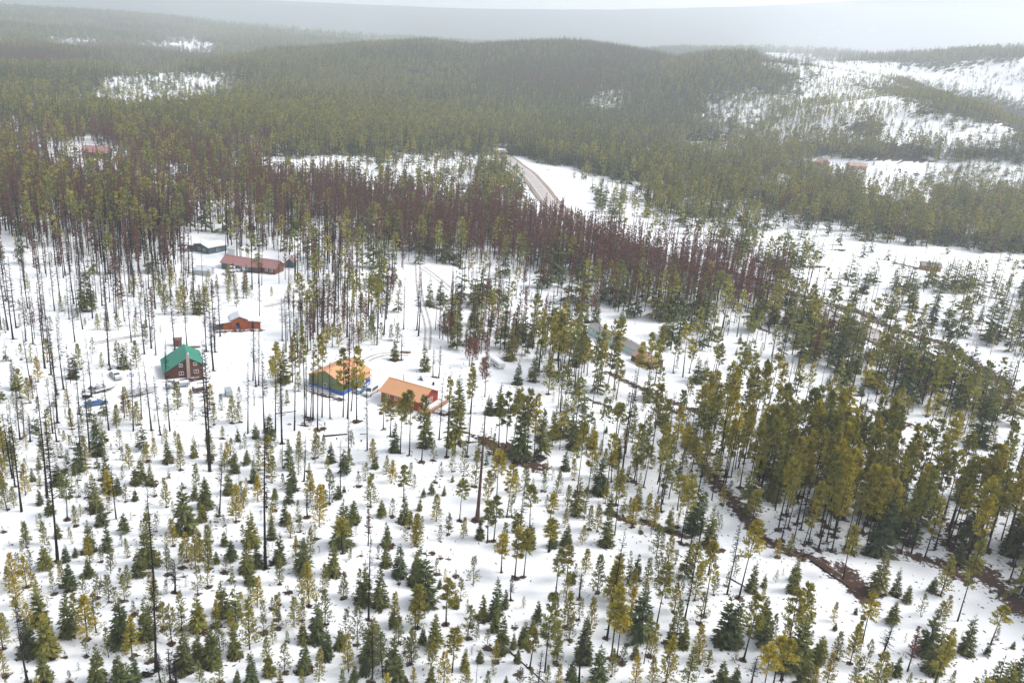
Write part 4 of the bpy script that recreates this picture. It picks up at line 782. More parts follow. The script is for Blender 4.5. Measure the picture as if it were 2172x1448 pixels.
# ------------------------------------------------------------------ building parts
def seam_mat(name, c, pitch=0.45, axis='Y', rough=0.45):
    """painted sheet metal with raised seams"""
    m, n, l, b = new_mat(name); b.inputs['Roughness'].default_value = rough; b.inputs['Specular IOR Level'].default_value = 0.4
    tc = n.new('ShaderNodeTexCoord'); wv = n.new('ShaderNodeTexWave'); wv.wave_type = 'BANDS'; wv.bands_direction = axis; wv.inputs['Scale'].default_value = 0.314/pitch; wv.inputs['Distortion'].default_value = 0.0
    ns = n.new('ShaderNodeTexNoise'); ns.inputs['Scale'].default_value = 0.6; ns.inputs['Detail'].default_value = 5
    l.new(tc.outputs['Object'], wv.inputs['Vector']); l.new(tc.outputs['Object'], ns.inputs['Vector'])
    mx = n.new('ShaderNodeMix'); mx.data_type = 'RGBA'; mx.inputs['A'].default_value = (*c, 1); mx.inputs['B'].default_value = (*[v*0.82 for v in c], 1)
    l.new(ns.outputs['Fac'], mx.inputs['Factor']); l.new(mx.outputs['Result'], b.inputs['Base Color'])
    bp = n.new('ShaderNodeBump'); bp.inputs['Strength'].default_value = 0.25; bp.inputs['Distance'].default_value = 0.05
    l.new(wv.outputs['Fac'], bp.inputs['Height']); l.new(bp.outputs[0], b.inputs['Normal']); return m
M['glass'] = mat('window_glass', (0.03, 0.035, 0.045), 0.08, (0.05, 0.055, 0.065), 1.5, spec=0.6)
M['white'] = mat('white_paint', (0.68, 0.68, 0.67), 0.5, (0.6, 0.6, 0.59), 2.0)
M['log'] = mat('stained_logs', (0.16, 0.055, 0.035), 0.8, (0.09, 0.034, 0.024), 1.2, stretch=(0.5, 0.5, 4))
M['greenroof'] = seam_mat('green_metal_roof', (0.016, 0.2, 0.13))
M['orangeroof'] = seam_mat('orange_metal_roof', (0.55, 0.275, 0.135))
M['stone'] = mat('chimney_stone', (0.42, 0.34, 0.29), 0.9, (0.26, 0.2, 0.17), 3.5)
M['olive'] = seam_mat('olive_siding', (0.135, 0.165, 0.065), 0.3, 'Y')
M['blue'] = mat('blue_band', (0.03, 0.11, 0.42), 0.6, (0.025, 0.085, 0.33))
M['red'] = mat('red_siding', (0.30, 0.032, 0.018), 0.7, (0.2, 0.024, 0.015), 1.4, stretch=(0.5, 0.5, 5))
M['barn'] = mat('barn_boards', (0.42, 0.105, 0.032), 0.85, (0.17, 0.04, 0.016), 2.6, stretch=(3, 3, 0.25))
M['barndark'] = mat('weathered_boards', (0.12, 0.06, 0.045), 0.9, (0.07, 0.04, 0.03), 2.0, stretch=(3, 3, 0.3))
M['greyroof'] = seam_mat('grey_metal_roof', (0.5, 0.53, 0.57))
M['pinkroof'] = seam_mat('faded_red_roof', (0.30, 0.145, 0.135))
M['teal'] = mat('teal_siding', (0.045, 0.105, 0.12), 0.7, (0.035, 0.08, 0.09), 1.5, stretch=(0.5, 0.5, 5))
M['mint'] = mat('mint_siding', (0.42, 0.55, 0.48), 0.7, (0.36, 0.48, 0.43), 1.0)
M['shingle'] = mat('grey_shingles', (0.22, 0.215, 0.21), 0.9, (0.17, 0.165, 0.165), 3.0)
M['wood'] = mat('raw_deck_wood', (0.5, 0.24, 0.13), 0.8, (0.36, 0.16, 0.09), 1.5, stretch=(4, 0.5, 1))
M['cabinwood'] = mat('cabin_wood', (0.34, 0.15, 0.09), 0.85, (0.22, 0.1, 0.06), 1.2)
M['farroof'] = mat('pale_wood_roof', (0.36, 0.235, 0.19), 0.85, (0.3, 0.19, 0.15), 0.6)
M['dark'] = mat('dark_interior', (0.015, 0.013, 0.012), 0.95)
M['metal'] = mat('grey_steel', (0.38, 0.4, 0.43), 0.45, (0.3, 0.32, 0.34), 1.0, metal=0.4)
M['snow'] = mat('snow_layer', (0.66, 0.665, 0.68), 0.9, (0.61, 0.62, 0.64), 1.0, spec=0.1)
M['tarp'] = mat('grey_tarp', (0.36, 0.36, 0.37), 0.7, (0.27, 0.27, 0.28), 1.0, bump=0.6)
M['bluetarp'] = mat('blue_tarp', (0.05, 0.13, 0.42), 0.6, (0.04, 0.1, 0.3), 1.5, bump=0.6)
M['rubber'] = mat('tyre_rubber', (0.018, 0.018, 0.02), 0.85)
M['rim'] = mat('wheel_rim', (0.5, 0.5, 0.52), 0.4, metal=0.5)
M['lamp'] = mat('headlamp_glass', (0.75, 0.76, 0.78), 0.15, spec=0.6)
M['firewood'] = mat('split_firewood', (0.3, 0.17, 0.1), 0.9, (0.15, 0.08, 0.05), 4.0)
M['brownshed'] = mat('brown_shed_boards', (0.2, 0.09, 0.075), 0.85, (0.13, 0.06, 0.05), 2.0)
def yaw_px(a, b):
    p, q = G(*a), G(*b); return math.atan2(q[1]-p[1], q[0]-p[0])
def gz(x, y): return float(height(x, y))
def window(parent, side, u, z, w, h, half, name='window', label=None):
    """side: 'f' front (-y), 'b' back, 'r' right (+x), 'l' left; half = distance of that wall from the middle"""
    m = MB().box(-w/2, w/2, -0.03, 0.0, -h/2, h/2); fr = MB(); t = 0.09
    for a in ((-w/2-t, w/2+t, h/2, h/2+t), (-w/2-t, w/2+t, -h/2-t, -h/2), (-w/2-t, -w/2, -h/2, h/2), (w/2, w/2+t, -h/2, h/2), (-0.035, 0.035, -h/2, h/2)): fr.box(a[0], a[1], -0.08, 0.0, a[2], a[3])
    o = m.build(name, M['glass'], parent); f = fr.build('frame', M['white'], o)
    ang = {'f': 0, 'r': math.pi/2, 'b': math.pi, 'l': -math.pi/2}[side]
    o.rotation_euler = (0, 0, ang); c, s = math.cos(ang), math.sin(ang)
    o.location = (u*c+half*s, u*s-half*c, z); return o
def door(parent, side, u, w, h, half, m, name='door'):
    o = MB().box(-w/2, w/2, -0.07, 0.0, 0, h).build(name, m, parent); MB().box(w/2-0.2, w/2-0.1, -0.13, -0.071, 1.0, 1.12).build('handle', M['metal'], o)
    ang = {'f': 0, 'r': math.pi/2, 'b': math.pi, 'l': -math.pi/2}[side]; c, s = math.cos(ang), math.sin(ang)
    o.rotation_euler = (0, 0, ang); o.location = (u*c+half*s, u*s-half*c, 0.05); return o
def slope(m, x0, z0, x1, z1, y0, y1, t=0.16):
    """a roof slab running from (x0,z0) down to (x1,z1)"""
    return m.poly([(x0, y0, z0), (x1, y0, z1), (x1, y1, z1), (x0, y1, z0), (x0, y0, z0+t), (x1, y0, z1+t), (x1, y1, z1+t), (x0, y1, z0+t)],
                  [(0, 3, 2, 1), (4, 5, 6, 7), (0, 1, 5, 4), (1, 2, 6, 5), (2, 3, 7, 6), (3, 0, 4, 7)])
def gable(name, label, cat, c, yaw, w, l, eave, apex, wall, roof, over=0.5, left=None, snow=None, foot=None):
    """ridge along local y; returns the root. left = (x, z) lowers the left eave further out"""
    r = empty(name, (c[0], c[1], gz(c[0], c[1])-0.05), yaw); tag(r, label, cat)
    xl, zl = left or (-w/2, eave)
    MB().prism([(xl, -0.4), (w/2, -0.4), (w/2, eave), (0, apex), (xl, zl)], -l/2, l/2).build('wall', wall, r)
    sr = (apex-eave)/(w/2); sl_ = (apex-zl)/(-xl)
    for x1, z1 in ((w/2+over, eave-over*sr), (xl-over, zl-over*sl_)):
        o = slope(MB(), 0, apex+0.02, x1, z1+0.02, -l/2-over, l/2+over).build('roof', roof, r)
        if snow is not None and (snow == 2 or (snow == 1) == (x1 > 0)):
            slope(MB(), 0, apex+0.185, x1*0.97, z1+0.185+0.03*(apex-z1), -l/2-over*0.8, l/2+over*0.8, 0.16).build('snow_cover', M['snow'], o)
    MB().box(-0.16, 0.16, -l/2-over, l/2+over, apex+0.16, apex+0.215).build('ridge_cap', roof, r)
    if foot: MB().box(xl-0.06, w/2+0.06, -l/2-0.06, l/2+0.06, -0.4, foot[0]).build('wall_band', foot[1], r)
    return r
def loc_dir(yaw): return np.array([math.cos(yaw), math.sin(yaw)]), np.array([-math.sin(yaw), math.cos(yaw)])

# ---- log house with green roof
yw = math.radians(26.6); ex, ey = loc_dir(yw); fm_ = np.array([-83.4, 203.8]); c = fm_+ey*4.8
lh = gable('log_house', 'two-storey dark log house with green metal roof and stone chimney', 'house', c, yw, 7.0, 9.6, 3.7, 5.7, M['log'], M['greenroof'], 0.45, left=(-5.7, 2.05))
lg = MB()
for i in range(15):
    z = 0.2+i*0.36
    hw_ = 3.5 if z < 3.5 else 3.5*(5.7-z)/2.0-0.1
    x0 = -5.68 if z < 1.9 else max(-hw_ if z > 3.5 else -5.7*(5.7-z)/3.65, -5.68)
    if hw_ > 0.4: lg.tube((x0, -4.82, z), (hw_, -4.82, z), 0.17, None, 6)
    if z < 3.5: lg.tube((3.52, -4.9, z+0.05), (3.52, 4.9, z+0.05), 0.17, None, 6)
o = lg.build('log_courses', M['log'], lh, True); o['kind'] = 'stuff'
for u, z in ((-1.75, 3.75), (1.75, 3.85)): window(lh, 'f', u, z, 0.75, 0.7, 5.02)
for u, z in ((-1.7, 1.55), (1.95, 1.75)): window(lh, 'f', u, z, 1.05, 0.75, 5.02)
window(lh, 'r', -1.5, 1.6, 1.0, 0.8, 3.72); window(lh, 'r', 2.0, 1.6, 1.0, 0.8, 3.72)
ch = MB(); ch.prism([(-0.42, -0.3), (0.42, -0.3), (0.36, 6.7), (-0.36, 6.7)], -5.5, -4.95).build('chimney', M['stone'], lh)
MB().tube((0.12, -5.2, 6.7), (0.12, -5.2, 7.25), 0.13).build('chimney_pot', M['white'], lh)

# ---- olive green garage with orange roof
yw = math.radians(-25); ex, ey = loc_dir(yw); c = np.array([-47.1, 202.0])+ey*6.0
ga = gable('garage', 'olive green garage with orange metal roof and blue base band', 'garage', c, yw, 10.8, 12.0, 3.05, 5.3, M['olive'], M['orangeroof'], 0.35, foot=(0.75, M['blue']))
window(ga, 'f', -0.1, 1.35, 1.0, 0.95, 6.03)
for u in (-1.5, 0.6): window(ga, 'r', u, 1.5, 0.9, 1.0, 5.43)
door(ga, 'r', 3.4, 1.0, 2.05, 5.47, M['white'])
MB().box(-5.46, 2.2, -6.16, -6.07, 0.12, 0.24).build('sill_board', M['white'], ga)
slope(MB(), 5.41, 2.62, 6.9, 2.3, 2.2, 4.8, 0.1).build('porch_roof', M['orangeroof'], ga)
for y in (2.4, 4.6): MB().box(6.7, 6.8, y-0.05, y+0.05, -0.2, 2.33).build('porch_post', M['wood'], ga)

# ---- red house with orange roof and deck
yw = math.radians(-115.5); ex, ey = loc_dir(yw); c = np.array([-24.9, 199.4])
rh = gable('red_house', 'red board house with orange metal roof and raw wood deck', 'house', c, yw, 8.2, 11.8, 2.95, 4.9, M['red'], M['orangeroof'], 0.6)
window(rh, 'r', -4.0, 1.7, 1.25, 0.85, 4.13); window(rh, 'r', -1.4, 1.75, 0.7, 0.6, 4.13); window(rh, 'r', 3.2, 1.6, 1.1, 0.9, 4.13)
for u in (-0.6, 0.8): window(rh, 'b', u, 1.8, 0.9, 1.1, 5.93)
door(rh, 'b', -2.4, 0.95, 2.05, 5.97, M['white'])
MB().tube((-0.8, -2.6, 4.5), (-0.8, -2.6, 6.5), 0.11).build('stove_pipe', M['metal'], rh)
MB().prism([(-0.35, 3.6), (0.35, 3.6), (0.5, 4.55), (-0.2, 4.8)], 0.9, 1.5).build('roof_vent', M['wood'], rh)
dk = MB().box(-4.1, 5.4, 6.0, 9.0, 0.75, 0.85).build('deck', M['wood'], rh)
for i in range(9): MB().box(-4.1+i*1.06, -3.2+i*1.06, 6.0, 9.0, 0.853, 0.885).build('board', M['wood'], dk)
for i in range(10):
    MB().box(-4.1+i*1.05, -4.0+i*1.05, 8.9, 9.0, 0.89, 1.8).build('rail_post', M['wood'], dk)
for z in (1.1, 1.4, 1.75): MB().box(-4.1, 5.4, 9.01, 9.06, z, z+0.13).build('rail', M['wood'], dk)
for y in (6.4, 7.7, 8.9): MB().box(5.3, 5.4, y-0.05, y+0.05, 0.89, 1.8).build('rail_post', M['wood'], dk)
for z in (1.15, 1.7): MB().box(5.41, 5.46, 6.0, 9.0, z, z+0.13).build('rail', M['wood'], dk)
for x in (-4.0, -0.8, 2.2, 5.2): MB().box(x-0.08, x+0.08, 8.7, 8.86, -0.4, 0.74).build('deck_leg', M['wood'], dk)
sn = MB().box(-3.6, 2.8, 6.4, 8.6, 0.89, 0.97).build('snow_cover', M['snow'], dk)
p = G(895, 805); kn = empty('dog_house', p, math.radians(-20)); tag(kn, 'small grey triangular dog house behind the red house', 'dog house')
MB().prism([(-0.75, 0), (0.75, 0), (0, 1.5)], -0.6, 0.6).build('wall', M['metal'], kn); MB().prism([(-0.22, 0.03), (0.22, 0.03), (0.2, 0.6), (-0.2, 0.6)], -0.63, -0.601).build('door_opening', M['dark'], kn)
for s in (-1, 1): slope(MB(), 0, 1.52, s*0.9, -0.1, -0.7, 0.7, 0.06).build('roof', M['greyroof'], kn)

# ---- orange barn
a, b = np.array([-88.8, 239.9]), np.array([-76.8, 245.1]); yw = math.atan2(b[1]-a[1], b[0]-a[0]); ex, ey = loc_dir(yw); c = (a+b)/2+ey*2.7
bn = empty('barn', (c[0], c[1], gz(*c)-0.05), yw); tag(bn, 'orange wooden barn with pale metal roof and low side wings', 'barn')
w_ = 2.35
body = MB()
body.prism([(-w_, -0.3), (-0.9, -0.3), (-0.9, 2.2), (0.0, 2.2), (0.0, -0.3), (w_, -0.3), (w_, 3.1), (0, 4.15), (-w_, 3.1)], -2.7, -2.55)
body.prism([(-w_, -0.3), (w_, -0.3), (w_, 3.1), (0, 4.15), (-w_, 3.1)], 2.55, 2.7); body.box(-w_, -w_+0.12, -2.55, 2.55, -0.3, 3.1); body.box(w_-0.12, w_, -2.55, 2.55, -0.3, 3.1)
wl_ = body.build('wall', M['barn'], bn)
for i in range(17):
    x = -w_+0.02+i*0.277
    if -0.95 < x < -0.02: z0 = 2.22
    else: z0 = -0.2
    zt = 3.1+1.05*(1-abs(x+0.13)/w_)-0.06
    MB().box(x, x+0.22, -2.76, -2.703, z0, zt).build('board', M['barn'], wl_)
MB().box(-w_+0.2, w_-0.2, 1.2, 2.5, -0.2, 3.0).build('dark_back_box', M['dark'], bn)  # near-black box filling the back of the barn behind the doorway
for s in (-1, 1):
    o = slope(MB(), 0, 4.18, s*(w_+0.35), 4.18-0.447*(w_+0.35), -3.05, 3.05, 0.1).build('roof', M['greyroof'], bn)
wing = MB().prism([(-2.4, -0.3), (-4.7, -0.3), (-4.7, 2.0), (-2.4, 2.35)], -2.6, 2.6).build('wing_wall', M['barn'], bn)
for i in range(8): MB().box(-4.68+i*0.285, -4.45+i*0.285, -2.66, -2.603, -0.2, 2.0+i*0.03).build('board', M['barn'], wing)
wing = MB().prism([(2.4, -0.3), (6.1, -0.3), (6.1, 2.0), (2.4, 2.45)], -2.6, 2.6).build('wing_wall', M['barn'], bn)
for i in range(13):
    if i in (4, 5): continue
    MB().box(2.42+i*0.283, 2.65+i*0.283, -2.66, -2.603, -0.2, 2.4-i*0.034).build('board', M['barn'], wing)
MB().box(3.5, 4.3, -2.64, -2.603, 0.0, 2.1).build('wing_opening', M['dark'], bn)
stall = MB()
for x in (-6.6, -5.7): stall.box(x, x+0.14, -2.6, -2.46, -0.3, 1.9)
stall.box(-6.6, -4.7, 2.4, 2.5, -0.3, 1.9); stall.box(-6.6, -6.5, -2.5, 2.4, 0.3, 0.9); stall.box(-6.6, -4.72, -2.62, -2.56, 0.3, 0.5); stall.box(-6.6, -4.72, -2.62, -2.56, 0.9, 1.1)
stall.build('open_stall', M['barndark'], bn)
for x0, z0, x1, z1 in ((-2.45, 2.42, -6.9, 1.85), (2.45, 2.52, 6.5, 2.05)):
    o = slope(MB(), x0, z0, x1, z1, -2.9, 2.9, 0.08).build('wing_roof', M['barndark'], bn); slope(MB(), x0, z0+0.085, x1*0.99, z1+0.085, -2.85, 2.85, 0.22).build('snow_cover', M['snow'], o)
MB().box(-0.85, -0.1, -2.2, -0.6, -0.05, 1.1).build('blue_sheet', M['bluetarp'], bn)

# ---- faded red roofed house, its cars and sheds
a, b = np.array([-110.3, 308.7]), np.array([-100.9, 306.4]); yw = math.atan2(b[1]-a[1], b[0]-a[0])-math.pi/2; ex, ey = loc_dir(yw)
c = (a+b)/2 + np.array([math.cos(yw+math.pi), math.sin(yw+math.pi)])*3.2
ph = gable('teal_house', 'long teal house with faded red roof beside two parked white cars', 'house', c, yw, 6.6, 12.5, 2.5, 4.5, M['teal'], M['pinkroof'], 0.5)
for u in (-0.2, 1.9, 4.4): window(ph, 'r', u, 1.45, 1.1, 1.0, 3.33)
MB().box(3.31, 3.36, -5.6, -2.9, 0.05, 2.15).build('garage_door', M['teal'], ph)
door(ph, 'r', 3.2, 0.9, 2.0, 3.36, M['white'])
c2 = np.array([-94.2, 309.6])
pw = gable('wooden_annex', 'brown wooden annex with faded red roof right of the long teal house', 'house', c2, yw, 6.4, 9.5, 2.5, 4.6, M['log'], M['pinkroof'], 0.5)
MB().prism([(2.2, -0.3), (4.4, -0.3), (4.4, 2.2), (3.3, 3.6), (2.2, 2.2)], -4.72, -1.2).build('porch', M['barndark'], pw)
for s in (-1, 1): slope(MB(), 3.3, 3.62, 3.3+s*1.6, 2.0, -5.3, -0.8, 0.1).build('porch_roof', M['pinkroof'], pw)
for u in (1.2, 3.2): window(pw, 'r', u, 1.4, 0.9, 0.9, 3.23)
c3 = G(495, 541); ts = gable('small_shed', 'small pale shed with snowy roof behind the faded red roof', 'shed', c3[:2], math.radians(70), 2.6, 3.6, 2.6, 3.5, M['white'], M['greyroof'], 0.25, snow=2)
a, b = np.array([-128.6, 327.7]), np.array([-122.8, 325.6]); yw = math.radians(-12)
te = gable('snowy_house', 'teal house with snow covered roof among dead trunks', 'house', np.array([-123.9, 331.4]), math.radians(-32), 8.6, 8.8, 2.7, 3.6, M['teal'], M['pinkroof'], 0.5, snow=2)
window(te, 'f', -1.4, 1.4, 1.2, 0.9, 4.43); window(te, 'f', 1.6, 1.4, 1.2, 0.9, 4.43); window(te, 'r', 0.0, 1.4, 1.2, 0.9, 4.33)
cp = empty('carport', (-132.3, 330.5, gz(-132.3, 330.5)), yw); tag(cp, 'open brown carport with snowy roof left of the teal house', 'carport')
for x in (-2.2, 2.2):
    for y in (-2.2, 2.2): MB().box(x-0.1, x+0.1, y-0.1, y+0.1, -0.3, 2.4).build('post', M['brownshed'], cp)
o = MB().box(-2.6, 2.6, -2.6, 2.6, 2.4, 2.65).build('roof', M['brownshed'], cp); MB().box(-2.55, 2.55, -2.5, 2.5, 2.653, 2.9).build('snow_cover', M['snow'], o)
MB().box(-2.0, 2.0, 2.2, 2.3, -0.2, 2.1).build('back_wall', M['stone'], cp)
c3 = np.array([-114.6, 299.4])
gs = gable('metal_shed', 'grey metal shed with rounded hip left of the white cars', 'shed', c3, math.radians(90), 4.2, 5.8, 1.9, 3.0, M['metal'], M['greyroof'], 0.15)
MB().box(-2.16, -2.11, -0.9, 0.9, 0.0, 1.8).build('door', M['metal'], gs)
c3 = np.array([-88.0, 318.6]); gable('small_shed', 'small teal shed with red roof right of the wooden annex', 'shed', c3, math.radians(-5), 3.2, 3.2, 2.3, 3.6, M['teal'], M['pinkroof'], 0.3)
p = G(377, 733); bs_ = empty('brown_shed', p, math.radians(20)); tag(bs_, 'flat-topped brown shed standing behind the log house', 'shed')
MB().box(-1.1, 1.1, -0.9, 0.9, -0.2, 2.0).build('wall', M['brownshed'], bs_); slope(MB(), -1.25, 2.02, 1.25, 2.12, -1.1, 1.1, 0.1).build('roof', M['brownshed'], bs_); MB().box(-0.4, 0.4, -0.95, -0.903, 0, 1.7).build('door', M['barndark'], bs_)
def pile(px, py, w, yaw, label, snow=True, n=26, name='woodpile', m=None):
    p = G(px, py); r = empty(name, p, yaw); tag(r, label, 'woodpile' if name == 'woodpile' else 'brush pile'); rr = np.random.default_rng(int(px))
    k = 0
    for i in range(n):
        x = rr.uniform(-w/2, w/2); z = rr.uniform(0.05, 0.55)*(1-abs(x)/w); y = rr.uniform(-0.5, 0.5); a_ = rr.uniform(-0.5, 0.5)
        MB().tube((x-0.6*math.cos(a_), y-0.6*math.sin(a_), z), (x+0.6*math.cos(a_), y+0.6*math.sin(a_), z+rr.uniform(-0.1, 0.25)), rr.uniform(0.06, 0.13), None, 5).build('log', m or M['firewood'], r)
    if snow: MB().prism([(-w*0.42, 0.6), (w*0.42, 0.6), (w*0.3, 0.78), (-w*0.25, 0.8)], -0.4, 0.4).build('snow_cover', M['snow'], r)
pile(414, 737, 2.2, 0.3, 'snow-topped woodpile behind the log house'); pile(860, 748, 2.6, 0.1, 'dark woodpile beside the drive behind a small spruce')
pile(312, 1432, 2.0, 0.4, 'brush pile at the foot of a tall dead tree by the lower edge', False, 14, 'brush_pile', M['bark'])
pile(1785, 533, 3.0, 0.2, 'dark heap of branches alone on the open snow', False, 20, 'brush_pile', M['bark'])

# ---- mobile home and pink shed
a, b = np.array([24.5, 266.8]), np.array([37.6, 246.0]); d = b-a; yw = math.atan2(d[1], d[0])-math.pi/2; ln = float(np.hypot(*d)); ex, ey = loc_dir(yw)
c = (a+b)/2 - ex*2.6
mh = gable('mobile_home', 'long mint green mobile home with grey shingle roof behind pines', 'mobile home', c, yw, 5.0, ln, 2.2, 2.9, M['mint'], M['shingle'], 0.3)
print('mobile home faces', ex)
for u in (-9, -6.5, -4.5, -1.5, 2, 6): window(mh, 'l' if ex[0] > 0 else 'r', u if ex[0] <= 0 else -u, 1.4, 0.9, 0.7, 2.53)
for i in range(7): MB().box(-1.2, -0.95, -ln/2+1.0+i*2.9, -ln/2+1.25+i*2.9, 2.5, 2.95).build('roof_vent', M['dark'], mh)
MB().prism([(-2.7, 2.33), (-0.3, 3.0), (-0.3, 3.12), (-2.7, 2.46)], -ln/2+3.0, -ln/2+9.0).build('snow_cover', M['snow'], mh)
c = np.array([41.0, 240.5])
ps = gable('pink_shed', 'low shed with faded pink roof at the end of the mobile home', 'shed', c, yw+math.radians(8), 5.4, 8.0, 2.0, 2.7, M['barndark'], M['pinkroof'], 0.3)

# ---- lone cabin on the right, far houses
c = np.array([201.0, 409.5])
cb = gable('cabin', 'lone wooden cabin with grey roof on the open snow', 'cabin', c, math.radians(78), 6.0, 8.6, 2.3, 3.6, M['cabinwood'], M['shingle'], 0.5)
MB().box(-4.4, -3.02, -4.0, 4.0, 0.05, 0.35).build('porch', M['wood'], cb)
for y in (-3.6, 0, 3.6): MB().box(-4.3, -4.18, y-0.06, y+0.06, 0.36, 2.0).build('porch_post', M['wood'], cb)
def far_house(px, py, yaw, w, l, e, a_, wall, roof, label, cat='house', snow=None, name='distant_house'):
    p = G(px, py); r = gable(name, label, cat, p[:2], yaw, w, l, e, a_, wall, roof, 0.7, snow=snow); window(r, 'f', 0, e*0.55, 1.2, 1.0, l/2+0.03); window(r, 'r', 0, e*0.55, 1.4, 1.0, w/2+0.03); return r
far_house(1743, 351, math.radians(25), 9, 9, 3.2, 6.0, M['cabinwood'], M['farroof'], 'distant wooden house with pale roof in the right clearing')
far_house(1815, 359, math.radians(100), 8, 16, 3.5, 5.5, M['farroof'], M['farroof'], 'distant long pinkish building in the right clearing', 'house')
far_house(207, 334, math.radians(100), 10, 15, 4.0, 7.0, M['barndark'], M['pinkroof'], 'distant house with faded pink roof among brown trees')
far_house(1470, 314, math.radians(15), 9, 7, 5.0, 6.5, M['mint'], M['mint'], 'distant pale turquoise shed left of its pair', 'shed', name='distant_shed')
far_house(1490, 312, math.radians(95), 8, 14, 4.0, 5.5, M['mint'], M['mint'], 'distant long pale turquoise shed right of its pair', 'shed', name='distant_shed')
far_house(535, 486, math.radians(10), 3.0, 5, 1.9, 2.8, M['dark'], M['greyroof'], 'small dark shed with snowy roof deep among brown larches', 'shed', snow=2, name='small_shed')
far_house(630, 372, math.radians(80), 4.0, 7, 2.2, 3.0, M['brownshed'], M['brownshed'], 'small brown shed in the clearing beyond the larches', 'shed', snow=2, name='brown_shed')
# white board gate and snow-dusted fence rails where the road comes out of the trees
g1 = G(1053, 352); gt = empty('board_fence', g1, math.radians(70)); tag(gt, 'white ladder-like fence frame beside the far end of the road', 'fence')
for x in (-1.2, 1.2): MB().box(x-0.2, x+0.2, -0.2, 0.2, -0.3, 9.0).build('post', M['white'], gt)
for i in range(5): MB().box(-0.99, 0.99, -0.12, 0.12, 1.2+i*1.7, 1.55+i*1.7).build('rail', M['white'], gt)

